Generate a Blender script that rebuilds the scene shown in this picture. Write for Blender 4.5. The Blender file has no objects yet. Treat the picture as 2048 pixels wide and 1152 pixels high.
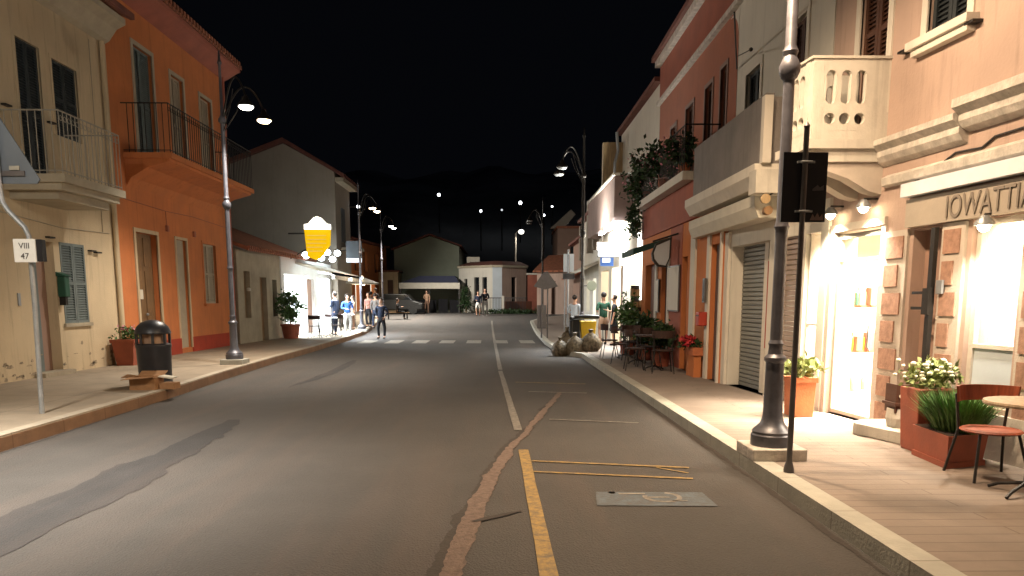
import bpy, bmesh, math, random
from mathutils import Vector, Matrix
random.seed(7)
R = math.radians
SC = bpy.context.scene
COL = SC.collection

# ------------------------------------------------------------------ camera, world, exposure
cam_d = bpy.data.cameras.new("camera"); cam = bpy.data.objects.new("camera", cam_d); COL.objects.link(cam)
cam.location = (0, 0, 1.6)
cam.rotation_euler = (R(90 - 8.005), 0, R(-0.921))
cam_d.sensor_width = 36; cam_d.lens = 26.0; cam_d.shift_y = 232 / 2048
cam_d.clip_start = 0.1; cam_d.clip_end = 2000
SC.camera = cam
world = bpy.data.worlds.new("World"); SC.world = world; world.use_nodes = True
bg = world.node_tree.nodes["Background"]
bg.inputs[0].default_value = (0.0013, 0.0015, 0.0022, 1); bg.inputs[1].default_value = 1.0
SC.view_settings.view_transform = 'Standard'; SC.view_settings.look = 'None'
SC.view_settings.exposure = 0.15; SC.view_settings.gamma = 1.0
SC.render.engine = 'CYCLES'
SC.cycles.use_denoising = True
SC.cycles.max_bounces = 5; SC.cycles.diffuse_bounces = 3; SC.cycles.glossy_bounces = 2
SC.cycles.sample_clamp_indirect = 4.0
SC.cycles.caustics_reflective = False; SC.cycles.caustics_refractive = False

# ------------------------------------------------------------------ lamp colours and strengths
WARM = (1.0, 0.79, 0.58); WHITE = (1.0, 0.92, 0.80); COOL = (0.86, 0.95, 1.0); SHOP = (1.0, 0.86, 0.66)
P_LAMP = 850

# ------------------------------------------------------------------ materials
def mat(name, c, rough=0.8, var=0.12, scale=3.0, bump=0.15, bscale=40, metal=0.0, emis=None, estr=0, c2=None, stain=0.0, kind=None, spec=0.4, kw=None):
    m = bpy.data.materials.new(name); m.use_nodes = True
    nt = m.node_tree; N = nt.nodes; L = nt.links; b = N["Principled BSDF"]
    b.inputs["Roughness"].default_value = rough; b.inputs["Metallic"].default_value = metal
    b.inputs["Specular IOR Level"].default_value = spec
    if emis:
        b.inputs["Emission Color"].default_value = (*emis, 1); b.inputs["Emission Strength"].default_value = estr
    geo = N.new("ShaderNodeNewGeometry")
    P = geo.outputs["Position"]
    def noise(s, det=5, rg=0.6, vec=None):
        n = N.new("ShaderNodeTexNoise"); n.inputs["Scale"].default_value = s; n.inputs["Detail"].default_value = det
        n.inputs["Roughness"].default_value = rg; L.new(vec or P, n.inputs["Vector"]); return n
    def mix(f, a, bb, mode='MIX'):
        x = N.new("ShaderNodeMix"); x.data_type = 'RGBA'; x.blend_type = mode
        for s, v in ((0, f), (6, a), (7, bb)):
            if hasattr(v, "links"): L.new(v, x.inputs[s])
            elif s == 0: x.inputs[0].default_value = v
            else: x.inputs[s].default_value = (*v, 1) if len(v) == 3 else v
        return x.outputs[2]
    def ramp(src, a, bb, c0=(0,0,0,1), c1=(1,1,1,1)):
        r = N.new("ShaderNodeValToRGB"); r.color_ramp.elements[0].position = a; r.color_ramp.elements[1].position = bb
        r.color_ramp.elements[0].color = c0; r.color_ramp.elements[1].color = c1; L.new(src, r.inputs[0]); return r.outputs[0]
    n1 = noise(scale)
    dark = tuple(v * (1 - var) for v in c); lite = tuple(min(1, v * (1 + var)) for v in c)
    col = mix(ramp(n1.outputs[0], .35, .65), dark, c2 if c2 else lite)
    if stain:
        n2 = noise(scale * 0.45, 8, .7)
        mp = N.new("ShaderNodeMapping"); mp.inputs["Scale"].default_value = (4.5, 4.5, .35); L.new(P, mp.inputs[0])
        n3 = noise(1.6, 6, .7, mp.outputs[0])
        s1 = ramp(n3.outputs[0], .52, .75); col = mix(s1, col, mix(stain, col, tuple(v * .45 for v in c)))
        s2 = ramp(n2.outputs[0], .55, .72); col = mix(s2, col, mix(stain, col, tuple(min(1, v * 1.15) * .8 for v in c)))
    hgt = noise(bscale, 4, .6).outputs[0]
    if kind == 'asphalt':
        vo = N.new("ShaderNodeTexVoronoi"); vo.inputs["Scale"].default_value = 70; L.new(P, vo.inputs["Vector"])
        col = mix(ramp(vo.outputs["Distance"], .0, .35), mix(.22, col, (.24, .22, .205)), col)
        f = noise(.35, 6, .65); col = mix(ramp(f.outputs[0], .42, .6), mix(.3, col, tuple(v * .55 for v in c)), col)
        mp = N.new("ShaderNodeMapping"); mp.inputs["Scale"].default_value = (1.6, .12, 1); L.new(P, mp.inputs[0])
        g = noise(1.0, 4, .6, mp.outputs[0]); col = mix(ramp(g.outputs[0], .48, .68), col, mix(.28, col, (.13, .095, .08)))
        h = noise(260, 2, .5); col = mix(.16, col, h.outputs[0], 'OVERLAY')
        hgt = vo.outputs["Distance"]
    if kind in ('pavers', 'kerbstone', 'planks', 'slabs', 'stonewall'):
        br = N.new("ShaderNodeTexBrick")
        d = {'pavers': (.9, .22, .006, .5), 'planks': (2.2, .16, .006, .5), 'slabs': (1.6, 1.6, .008, 0), 'kerbstone': (50, 1.0, .008, 0), 'stonewall': (.7, .3, .02, .5)}[kind]
        br.inputs["Scale"].default_value = 1; br.inputs["Brick Width"].default_value = d[0]; br.inputs["Row Height"].default_value = d[1]
        br.inputs["Mortar Size"].default_value = d[2]; br.offset = d[3]
        br.inputs["Color1"].default_value = (.93, .92, .91, 1); br.inputs["Color2"].default_value = (1, 1, 1, 1); br.inputs["Mortar"].default_value = (.62, .6, .58, 1)
        if kind == 'stonewall':
            sp = N.new("ShaderNodeSeparateXYZ"); L.new(P, sp.inputs[0]); cb = N.new("ShaderNodeCombineXYZ")
            L.new(sp.outputs[1], cb.inputs[0]); L.new(sp.outputs[2], cb.inputs[1]); L.new(cb.outputs[0], br.inputs[0])
        else: L.new(P, br.inputs[0])
        col = mix(1.0 if kind != 'stonewall' else .5, col, br.outputs[0], 'MULTIPLY')
        f = noise(1.1, 7, .7); col = mix(ramp(f.outputs[0], .48, .66), col, mix(.3, col, tuple(v * .5 for v in c)))
    if kind == 'rooftile':
        w = N.new("ShaderNodeTexWave"); w.bands_direction = kw or 'Y'; w.inputs["Scale"].default_value = 1.6; w.inputs["Distortion"].default_value = .3
        L.new(P, w.inputs[0]); hgt = w.outputs[1]; col = mix(ramp(w.outputs[1], 0, .6), tuple(v * .5 for v in c), col)
    if kind == 'wood':
        mp = N.new("ShaderNodeMapping"); mp.inputs["Scale"].default_value = (9, 9, .8); L.new(P, mp.inputs[0])
        g = noise(3, 6, .6, mp.outputs[0]); col = mix(ramp(g.outputs[0], .35, .65), tuple(v * .55 for v in c), col)
    if kind == 'worn':   # paint that the asphalt shows through
        f = noise(14, 8, .8); col = mix(ramp(f.outputs[0], .36, .60, (.12,.12,.12,1)), (.092, .084, .078), col)
    L.new(col, b.inputs["Base Color"])
    if bump:
        bp = N.new("ShaderNodeBump"); bp.inputs["Strength"].default_value = bump; bp.inputs["Distance"].default_value = .02
        L.new(hgt, bp.inputs["Height"]); L.new(bp.outputs[0], b.inputs["Normal"])
    rr = ramp(n1.outputs[0], 0.2, 0.8, (rough * .85,) * 3 + (1,), (min(1, rough * 1.12),) * 3 + (1,)); L.new(rr, b.inputs["Roughness"])
    return m
def emat(name, c, s):
    m = bpy.data.materials.new(name); m.use_nodes = True; b = m.node_tree.nodes["Principled BSDF"]
    b.inputs["Base Color"].default_value = (.8, .8, .8, 1)
    b.inputs["Emission Color"].default_value = (*c, 1); b.inputs["Emission Strength"].default_value = s
    return m
M = {}
def D(k, *a, **kw): M[k] = mat(k, *a, **kw)
D('asphalt', (.076, .071, .068), .88, .1, 1.2, .5, kind='asphalt')
D('asphalt_dark', (.042, .041, .043), .9, .15, 3, .5, kind='asphalt')
D('crack_fill', (.17, .125, .105), .95, .25, 22, .9, 60)
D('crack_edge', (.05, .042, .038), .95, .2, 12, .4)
D('pave_left', (.30, .25, .19), .85, .1, 2, .2, kind='slabs')
D('pave_right', (.245, .20, .17), .8, .1, 2, .25, kind='planks')
D('kerb', (.40, .35, .28), .8, .12, 3, .3, kind='kerbstone')
D('kerb_side', (.25, .15, .09), .85, .15, 3, .3, kind='kerbstone')
D('kerb_grey', (.42, .41, .36), .8, .12, 3, .3, kind='kerbstone')
D('paint_white', (.28, .26, .23), .7, .1, 4, .1, kind='worn')
D('paint_cross', (.36, .34, .29), .7, .1, 4, .1, kind='worn')
D('paint_yellow', (.38, .25, .08), .7, .12, 8, .1, kind='worn')
D('paint_blue', (.11, .14, .17), .8, .15, 8, .3, kind='worn')
D('ground', (.08, .07, .055), .95, .2, 1)
D('hill', (.35, .36, .36), 1, .5, .05, 0)
D('cream', (.56, .45, .30), .9, .06, 1.2, .25, 30, stain=.6)
D('cream_dirt', (.30, .24, .17), .95, .5, 16, .5)
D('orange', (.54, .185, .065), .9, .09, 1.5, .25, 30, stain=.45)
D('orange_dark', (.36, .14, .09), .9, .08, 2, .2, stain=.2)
D('red_plinth', (.36, .05, .025), .9, .15, 2, .2, stain=.4)
D('cornice', (.42, .37, .28), .9, .1, 3, .3)
D('stone_grey', (.36, .31, .23), .9, .12, 2, .5, 18, stain=.5)
D('grey_plaster', (.31, .27, .225), .95, .08, .7, .2, stain=.2)
D('green_plaster', (.26, .29, .23), .95, .1, .5, .2)
D('pink', (.45, .33, .275), .88, .06, 1.4, .2, 30, stain=.5)
D('ivory', (.66, .63, .56), .9, .05, 1, .2, stain=.3)
D('white_plaster', (.66, .62, .55), .85, .06, 2, .2, stain=.25)
D('balc_cream', (.56, .53, .47), .85, .08, 4, .2, stain=.5)
D('moulding', (.55, .51, .46), .9, .2, 7, .6, 20, stain=.6)
D('quoin_white', (.52, .46, .40), .85, .08, 4, .3)
D('quoin_block', (.36, .21, .15), .9, .22, 14, .2, 60)
D('fascia', (.38, .33, .27), .6, .06, 3, .1)
D('letters', (.21, .18, .15), .6, .1, 5, 0)
D('neon_trim', (.72, .76, .82), .5, .05, 3, .05)
D('tile', (.30, .11, .06), .9, .25, 5, .6, kind='rooftile')
D('tile_dark', (.16, .06, .045), .9, .2, 5, .3)
D('shutter_dark', (.022, .028, .032), .55, .1, 5, .1)
D('shutter_grey', (.14, .17, .17), .6, .1, 5, .1)
D('shutter_brown', (.07, .03, .018), .6, .15, 5, .1)
D('wood_door', (.26, .15, .07), .6, .15, 5, .15, kind='wood')
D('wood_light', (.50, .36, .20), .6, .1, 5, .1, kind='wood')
D('door_pale', (.42, .36, .27), .7, .08, 3, .1)
D('iron', (.03, .027, .025), .5, .2, 8, .1, metal=.4)
D('rail_pale', (.33, .31, .26), .6, .1, 8, .1)
D('lamp_metal', (.10, .10, .12), .42, .15, 9, .08, metal=.35, spec=.6)
D('galv', (.33, .35, .37), .45, .1, 12, .05, metal=.5)
D('galv_dark', (.12, .11, .11), .5, .1, 12, .05, metal=.4)
D('sign_back', (.13, .15, .175), .6, .08, 3, .03, metal=.2)
D('sign_black', (.012, .012, .016), .5, .1, 5, 0)
D('sign_white', (.85, .86, .84), .5, .04, 5, 0)
D('sign_blue', (.04, .12, .38), .5, .05, 5, 0)
D('bin_metal', (.035, .037, .045), .38, .15, 6, .05, metal=.3, spec=.6)
D('cardboard', (.36, .20, .10), .9, .15, 7, .2)
D('paper', (.7, .66, .56), .9, .05, 7, .1)
D('terracotta', (.46, .15, .065), .8, .12, 5, .2)
D('terra_red', (.30, .085, .05), .7, .12, 5, .2)
D('soil', (.03, .02, .015), 1, .3, 20, .5)
D('leaf', (.05, .13, .035), .6, .45, 14, .1, c2=(.10, .2, .05))
D('leaf_dark', (.02, .05, .018), .6, .45, 14, .1, c2=(.04, .085, .025))
D('leaf_rosemary', (.07, .17, .04), .6, .4, 14, .1, c2=(.12, .25, .06))
D('leaf_pale', (.20, .24, .08), .6, .3, 14, .1)
D('flower_white', (.75, .74, .60), .7, .1, 14, 0)
D('flower_red', (.45, .03, .04), .7, .2, 14, 0)
D('flower_pink', (.5, .2, .25), .7, .2, 14, 0)
D('chair_red', (.33, .075, .03), .5, .12, 6, .05, kind='wood')
D('table_wood', (.60, .45, .30), .5, .08, 6, .05, kind='wood')
D('table_white', (.75, .75, .72), .5, .05, 6, .05)
D('wicker', (.05, .025, .02), .7, .3, 30, .3)
D('green_box', (.02, .08, .05), .5, .1, 5, 0)
D('red_box', (.42, .05, .03), .5, .1, 5, 0)
D('skin', (.50, .29, .20), .6, .05, 5, 0)
D('hair_dark', (.02, .013, .01), .7, .2, 9, .2)
D('cloth_navy', (.012, .018, .04), .9, .2, 9, .1)
D('cloth_blue', (.03, .10, .30), .9, .15, 9, .1)
D('cloth_black', (.01, .01, .013), .9, .2, 9, .1)
D('cloth_white', (.6, .6, .58), .9, .06, 9, .1)
D('cloth_green', (.02, .075, .045), .9, .2, 9, .1)
D('cloth_beige', (.42, .27, .18), .9, .1, 9, .1)
D('cloth_grey', (.16, .15, .15), .9, .1, 9, .1)
D('cloth_pink', (.5, .26, .22), .9, .1, 9, .1)
D('cloth_brown', (.16, .09, .06), .9, .1, 9, .1)
D('canvas', (.58, .55, .47), .8, .06, 4, .1)
D('canvas_blue', (.02, .025, .055), .8, .06, 4, .1)
D('canvas_green', (.02, .06, .05), .8, .1, 4, .1)
D('sack', (.09, .065, .035), .6, .5, 14, .8, 14, c2=(.22, .18, .12))
D('yellow', (.62, .42, .03), .5, .08, 6, .05)
D('plastic_black', (.012, .012, .012), .45, .1, 6, .1)
D('parapet', (.22, .20, .19), .85, .15, 1.6, .3, stain=.5)
D('roller', (.30, .235, .20), .5, .06, 3, .05, metal=.2)
D('roller_grey', (.24, .25, .24), .5, .06, 3, .05, metal=.2)
D('interior', (.80, .72, .58), .8, .04, 2, .05)
D('interior_white', (.85, .86, .86), .8, .04, 2, .05)
D('glass_dark', (.01, .012, .014), .08, .05, 3, 0, spec=.8)
D('brown_door', (.30, .19, .145), .6, .05, 2, .05)
D('pale_panel', (.50, .56, .62), .5, .05, 2, .05)
D('wall_dark_red', (.33, .11, .075), .9, .12, 2, .2, stain=.2)
D('mauve', (.27, .19, .17), .9, .12, 2, .2, stain=.3)
M['e_white'] = emat('bulb_white', (1, .93, .80), 14)
M['e_warm'] = emat('bulb_warm', (1, .72, .42), 14)
M['e_spot'] = emat('bulb_shop', (1, .80, .50), 55)
M['e_cool'] = emat('tube_cool', (.85, .96, 1), 22)
M['e_box'] = emat('lit_sign_face', (.93, 1, 1), 2.6)
M['e_yel'] = emat('lit_yellow_sign', (1, .60, .0), .72); M['e_yel'].node_tree.nodes['Principled BSDF'].inputs['Base Color'].default_value = (.5, .3, .0, 1)
M['e_yel2'] = emat('lit_yellow_print', (.75, .38, .0), .5)
M['e_panel'] = emat('lit_panel', (1, .97, .86), 3.0)
M['e_far'] = emat('far_bulb', (.95, .97, 1), 5)
M['e_string'] = emat('string_bulb', (1, .82, .55), 6)
M['e_glow'] = emat('surface_glow', (1, .93, .72), 1.2)  # glow put on doors, a window and a poster that are no lamps
M['e_far2'] = emat('far_bulb_dim', (.9, .95, 1), 1.0)

# ------------------------------------------------------------------ mesh builder
class Fr:
    """wall frame: u runs along the street (world y), d goes into the building, z up"""
    def __init__(s, side, x0, u0=0, x1=None, u1=1):
        s.side, s.x0, s.u0, s.k = side, x0, u0, ((x1 - x0) / (u1 - u0) if x1 is not None else 0)
    def __call__(s, u, d, z): return Vector((s.x0 + s.k * (u - s.u0) + (d if s.side > 0 else -d), u, z))
ID = lambda x, y, z: Vector((x, y, z))
class MB:
    def __init__(s, fr=None): s.bm = bmesh.new(); s.fr = fr or ID
    def face(s, pts):
        try: s.bm.faces.new([s.bm.verts.new(s.fr(*p)) for p in pts])
        except ValueError: pass
    def box(s, a0, a1, b0, b1, c0, c1):
        v = [s.bm.verts.new(s.fr(x, y, z)) for x in (a0, a1) for y in (b0, b1) for z in (c0, c1)]
        for f in ((0,1,3,2),(4,6,7,5),(0,4,5,1),(2,3,7,6),(0,2,6,4),(1,5,7,3)): s.bm.faces.new([v[i] for i in f])
        return s
    def prism(s, poly, fa, fb):   # poly: list of 2D; fa/fb map 2D -> 3D for both ends
        A = [s.bm.verts.new(s.fr(*fa(*p))) for p in poly]; B = [s.bm.verts.new(s.fr(*fb(*p))) for p in poly]
        n = len(poly); s.bm.faces.new(A); s.bm.faces.new(B[::-1])
        for i in range(n): s.bm.faces.new((A[i], B[i], B[(i+1) % n], A[(i+1) % n]))
        return s
    def lathe(s, c, prof, n=20, axis='z', ax=None):
        """prof: list of (radius, height) along axis from c"""
        rings = []
        for r, h in prof:
            ring = []
            for i in range(n):
                a = 2*math.pi*i/n; x, y = max(r, .0005)*math.cos(a), max(r, .0005)*math.sin(a)
                p = {'z': (x, y, h), 'y': (x, h, y), 'x': (h, x, y)}[axis]
                ring.append(s.bm.verts.new(s.fr(c[0]+p[0], c[1]+p[1], c[2]+p[2])))
            rings.append(ring)
        for a, b in zip(rings, rings[1:]):
            for i in range(n): s.bm.faces.new((a[i], a[(i+1)%n], b[(i+1)%n], b[i]))
        s.bm.faces.new(rings[0][::-1]); s.bm.faces.new(rings[-1]); return s
    def tube(s, pts, r, n=8, r2=None):
        P = [s.fr(*p) for p in pts]; rings = []
        for i, p in enumerate(P):
            t = (P[min(i+1, len(P)-1)] - P[max(i-1, 0)]).normalized()
            up = Vector((0,0,1)) if abs(t.z) < .95 else Vector((1,0,0))
            a = t.cross(up).normalized(); b = t.cross(a)
            rr = r if r2 is None else r + (r2-r)*i/(len(P)-1)
            rings.append([s.bm.verts.new(p + a*rr*math.cos(2*math.pi*k/n) + b*rr*math.sin(2*math.pi*k/n)) for k in range(n)])
        for a, b in zip(rings, rings[1:]):
            for k in range(n): s.bm.faces.new((a[k], a[(k+1)%n], b[(k+1)%n], b[k]))
        s.bm.faces.new(rings[0][::-1]); s.bm.faces.new(rings[-1]); return s
    def ball(s, c, r, sz=1, seg=10):
        bmesh.ops.create_uvsphere(s.bm, u_segments=seg, v_segments=max(6, seg-2), radius=r,
            matrix=Matrix.Translation(s.fr(*c)) @ Matrix.Diagonal((1, 1, sz, 1))); return s
    def wall(s, u0, u1, z0, z1, holes=(), th=.3):
        us = sorted({u0, u1, *[h[0] for h in holes], *[h[1] for h in holes]}); zs = sorted({z0, z1, *[h[2] for h in holes], *[h[3] for h in holes]})
        us = [u for u in us if u0 <= u <= u1]; zs = [z for z in zs if z0 <= z <= z1]
        def solid(i, j):
            if not (0 <= i < len(us)-1 and 0 <= j < len(zs)-1): return False
            cu, cz = (us[i]+us[i+1])/2, (zs[j]+zs[j+1])/2
            return not any(h[0] < cu < h[1] and h[2] < cz < h[3] for h in holes)
        for i in range(len(us)-1):
            for j in range(len(zs)-1):
                if not solid(i, j): continue
                a, b, c, d = us[i], us[i+1], zs[j], zs[j+1]
                s.face([(a,0,c),(b,0,c),(b,0,d),(a,0,d)]); s.face([(a,th,c),(a,th,d),(b,th,d),(b,th,c)])
                if not solid(i-1, j): s.face([(a,0,c),(a,0,d),(a,th,d),(a,th,c)])
                if not solid(i+1, j): s.face([(b,0,c),(b,th,c),(b,th,d),(b,0,d)])
                if not solid(i, j-1): s.face([(a,0,c),(a,th,c),(b,th,c),(b,0,c)])
                if not solid(i, j+1): s.face([(a,0,d),(b,0,d),(b,th,d),(a,th,d)])
        bmesh.ops.remove_doubles(s.bm, verts=s.bm.verts, dist=1e-5); return s
    def leaves(s, c, rad, n, size, clumps=14, asp=.55, seed=1, up=0):
        rnd = random.Random(seed); cl = []
        for _ in range(clumps):
            while True:
                p = Vector((rnd.uniform(-1,1), rnd.uniform(-1,1), rnd.uniform(-1,1)))
                if p.length < 1: break
            cl.append((Vector((p.x*rad[0]*.8, p.y*rad[1]*.8, p.z*rad[2]*.8)), rnd.uniform(.22, .45)))
        base = s.fr(*c)
        for _ in range(n):
            q, k = rnd.choice(cl); g = Vector((rnd.gauss(0,1), rnd.gauss(0,1), rnd.gauss(0,1)))*k*.6
            p = base + q + Vector((g.x*rad[0], g.y*rad[1], g.z*rad[2]))
            t = Vector((rnd.uniform(-1,1), rnd.uniform(-1,1), rnd.uniform(-.6,1)+up)).normalized()
            w = t.cross(Vector((rnd.uniform(-1,1), rnd.uniform(-1,1), rnd.uniform(-1,1)))).normalized()
            L = size*rnd.uniform(.6, 1.3)
            a, b2 = p + w*L*asp/2 + t*L*.45, p - w*L*asp/2 + t*L*.45
            s.bm.faces.new([s.bm.verts.new(v) for v in (p, a, p + t*L, b2)])
        return s
    def build(s, name, m, parent=None, label=None, smooth=False, bevel=0, cat=None, group=None, kind=None):
        bmesh.ops.recalc_face_normals(s.bm, faces=s.bm.faces)
        if bevel: 
            bmesh.ops.remove_doubles(s.bm, verts=s.bm.verts, dist=1e-5)
        me = bpy.data.meshes.new(name)
        vs = [v.co for v in s.bm.verts]
        if parent is None:
            off = Vector(((min(v.x for v in vs)+max(v.x for v in vs))/2, (min(v.y for v in vs)+max(v.y for v in vs))/2, min(v.z for v in vs)))
        else:
            off = Vector(parent.get('_w', (0,0,0)))
        bmesh.ops.translate(s.bm, verts=s.bm.verts, vec=-off)
        s.bm.to_mesh(me); s.bm.free()
        if smooth:
            for p in me.polygons: p.use_smooth = True
            try: me.set_sharp_from_angle(angle=R(35))
            except Exception: pass
        me.materials.append(M[m] if isinstance(m, str) else m)
        o = bpy.data.objects.new(name, me); COL.objects.link(o)
        o['_w'] = tuple(off)
        if parent is None: o.location = off
        else: o.parent = parent
        if bevel:
            b = o.modifiers.new('bevel', 'BEVEL'); b.width = bevel; b.segments = 2; b.limit_method = 'ANGLE'
        if label: o['label'] = label
        if cat: o['category'] = cat
        if group: o['group'] = group
        if kind: o['kind'] = kind
        return o
def thing(name, label, cat, loc, group=None):
    o = bpy.data.objects.new(name, None); COL.objects.link(o); o.location = loc; o.empty_display_size = .2
    o['_w'] = tuple(loc); o['label'] = label; o['category'] = cat
    if group: o['group'] = group
    return o
def dup(root, loc, rotz=0, label=None, scale=None):
    r = root.copy(); COL.objects.link(r); r.location = loc; r.rotation_euler = (0, 0, rotz)
    if label: r['label'] = label
    if scale: r.scale = scale
    def rec(src, dst):
        for ch in src.children:
            c = ch.copy(); COL.objects.link(c); c.parent = dst; rec(ch, c)
    rec(root, r); return r
def light(name, typ, loc, power, color, parent, aim=None, size=.1, angle=150, blend=.6):
    d = bpy.data.lights.new(name, typ); d.energy = power; d.color = color
    if typ == 'SPOT': d.spot_size = R(angle); d.spot_blend = blend; d.shadow_soft_size = size
    elif typ == 'POINT': d.shadow_soft_size = size
    elif typ == 'AREA': d.shape = 'RECTANGLE'; d.size = size[0]; d.size_y = size[1]; d.spread = R(angle)
    o = bpy.data.objects.new(name, d); COL.objects.link(o)
    v = Vector(aim if aim else (0, 0, -1)); o.rotation_euler = v.to_track_quat('-Z', 'Y').to_euler()
    o.parent = parent; o.location = Vector(loc) - Vector(parent.get('_w', (0,0,0))) if parent else loc
    return o
def text(name, s, size, m, parent, origin, right, up, depth=.006, label=None, align='LEFT', sx=1.0):
    cu = bpy.data.curves.new(name, 'FONT'); cu.body = s; cu.size = size; cu.extrude = depth; cu.align_x = align
    t = bpy.data.objects.new(name, cu); COL.objects.link(t); bpy.context.view_layer.update()
    me = bpy.data.meshes.new_from_object(t.evaluated_get(bpy.context.evaluated_depsgraph_get()))
    bpy.data.objects.remove(t); r = Vector(right).normalized(); u = Vector(up).normalized(); n = r.cross(u)
    off = Vector(parent.get('_w', (0,0,0)))
    for v in me.vertices: v.co = Vector(origin) + r*v.co.x*sx + u*v.co.y + n*v.co.z - off
    me.materials.append(M[m]); me.name = name
    o = bpy.data.objects.new(name, me); COL.objects.link(o); o.parent = parent; o['_w'] = tuple(off)
    if label: o['label'] = label
    return o

# ------------------------------------------------------------------ terrain profile
def gz(y):
    t = min(1, max(0, (y-33)/22)); return .65*t*t*(3-2*t)
def lerp(tab, y):
    if y <= tab[0][0]: return tab[0][1]
    for (a, b), (c, d) in zip(tab, tab[1:]):
        if y <= c: return b + (d-b)*(y-a)/(c-a)
    return tab[-1][1]
KL = [(-12,-4.6),(4,-5.12),(7.7,-5.3),(12.3,-5.42),(15,-5.6),(19,-5.75),(24,-5.85),(30,-6.05),(36,-6.4),(43,-7.0),(50,-8.2),(54,-9.6),(57,-12)]
KR = [(-12,2.36),(12,2.31),(20.6,2.27),(21.6,1.78),(27,1.62),(43,1.75),(46,2.6),(48.5,4.6),(50,8)]
HL, HR = .17, .13
ys = [y*1.0 for y in range(-12, 63)]
def strip(name, m, ys, fa, fb, z0, z1, label=None):
    b = MB(); bm = b.bm; rows = []
    for y in ys:
        g = gz(y); rows.append([bm.verts.new((fa(y), y, g+z0)), bm.verts.new((fa(y), y, g+z1)), bm.verts.new((fb(y), y, g+z1)), bm.verts.new((fb(y), y, g+z0))])
    for p, q in zip(rows, rows[1:]):
        for i in range(4): bm.faces.new((p[i], q[i], q[(i+1)%4], p[(i+1)%4]))
    bm.faces.new(rows[0]); bm.faces.new(rows[-1][::-1])
    return b.build(name, m, kind='structure', label=label)
def sheet(name, m, ys, fa, fb, z, nx=1, zf=None):
    b = MB(); bm = b.bm; rows = []
    for y in ys: rows.append([bm.verts.new((fa(y)+(fb(y)-fa(y))*i/nx, y, (zf(fa(y)+(fb(y)-fa(y))*i/nx, y) if zf else gz(y))+z)) for i in range(nx+1)])
    for p, q in zip(rows, rows[1:]):
        for i in range(nx): bm.faces.new((p[i], p[i+1], q[i+1], q[i]))
    return b.build(name, m, kind='structure')
sheet('ground', 'ground', [-400, -60] + ys + [70, 80], lambda y: -500, lambda y: 500, -.03)
def hz(x, y):
    t = max(0, y-80); return .65 + 46*(1-math.exp(-t/95)) + (1.5*math.sin(x*.03+1) + .9*math.sin(x*.21+y*.05) + .6*math.sin(x*.47+2))*min(1, t/60) + 1.0*math.sin(x*.011+y*.02)*min(1, t/60)
sheet('hill', 'hill', [80, 90, 100, 115, 130, 150, 170, 195, 220, 260, 320, 420, 600, 900], lambda y: -300, lambda y: 300, -.03, nx=240, zf=hz)
sheet('road', 'asphalt', ys, lambda y: -16, lambda y: 16, 0)
yl = [y for y in ys if y <= 56]; yr = [y/2 for y in range(-24, 101)]
strip('pavement', 'pave_left', yl, lambda y: -14, lambda y: lerp(KL, y)-.16, .0, HL)
strip('kerb', 'kerb', yl, lambda y: lerp(KL, y)-.16, lambda y: lerp(KL, y)-.004, .0, HL+.003)
strip('kerb_face', 'kerb_side', yl, lambda y: lerp(KL, y)-.004, lambda y: lerp(KL, y)+.004, .0, HL-.02)
strip('pavement', 'pave_right', yr, lambda y: lerp(KR, y)+.18, lambda y: 14, .0, HR)
strip('kerb', 'kerb_grey', yr, lambda y: lerp(KR, y), lambda y: lerp(KR, y)+.18, .0, HR+.003)

# ------------------------------------------------------------------ road markings and repairs
def ribbon(name, m, pts, z, jag=0.0, seed=1, step=.08):
    """pts: (x, y, halfwidth) centreline"""
    rnd = random.Random(seed); b = MB(); bm = b.bm; rows = []; ja = jb = 0
    for (x0,y0,w0),(x1,y1,w1) in zip(pts, pts[1:]):
        n = max(1, int(math.hypot(x1-x0, y1-y0)/step)); dx, dy = x1-x0, y1-y0; l = math.hypot(dx, dy); nx, ny = dy/l, -dx/l
        for i in range(n):
            t = i/n; x, y, w = x0+dx*t, y0+dy*t, w0+(w1-w0)*t
            ja, jb = ja*.8+rnd.gauss(0, jag*.38), jb*.8+rnd.gauss(0, jag*.38); a, c = max(.003, w+ja), max(.003, w+jb)
            rows.append((bm.verts.new((x-nx*a, y-ny*a, gz(y)+z)), bm.verts.new((x+nx*c, y+ny*c, gz(y)+z))))
    for p, q in zip(rows, rows[1:]): bm.faces.new((p[0], p[1], q[1], q[0]))
    return b.build(name, m, kind='structure')
def line(name, m, p, q, w, z=.008): return ribbon(name, m, [(p[0],p[1],w/2),(q[0],q[1],w/2)], z, 0.004, 3, .25)
ribbon('asphalt_patch', 'asphalt_dark', [(-3.42,3.3,.32),(-3.41,5.0,.31),(-3.4,6.5,.29),(-3.45,8.0,.2),(-3.52,9.3,.09),(-3.56,10.0,.02)], .004, .055, 4, .09)
ribbon('asphalt_patch', 'asphalt_dark', [(-3.9,13.6,.03),(-3.8,14.8,.1),(-3.75,16.5,.12),(-3.8,18.4,.12),(-3.9,20,.03)], .004, .03, 5, .15)
ribbon('road_crack', 'crack_edge', [(-.37,3.4,.085),(-.34,4.25,.075),(-.28,5.0,.08),(-.21,5.8,.07),(-.09,6.8,.065),(.09,7.9,.05),(.24,8.6,.045),(.5,10,.035),(1.04,12.8,.03)], .004, .03, 6, .05)
ribbon('road_crack_filling', 'crack_fill', [(-.32,3.4,.06),(-.295,4.25,.055),(-.24,5.0,.075),(-.17,5.8,.07),(-.05,6.8,.065),(.12,7.9,.05),(.27,8.6,.04),(.52,10,.05),(1.05,12.8,.05)], .008, .018, 8, .04)
ribbon('road_crack', 'crack_edge', [(-.2,5.2,.02),(.0,5.35,.03),(.2,5.5,.01)], .010, .01, 9, .05)
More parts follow.
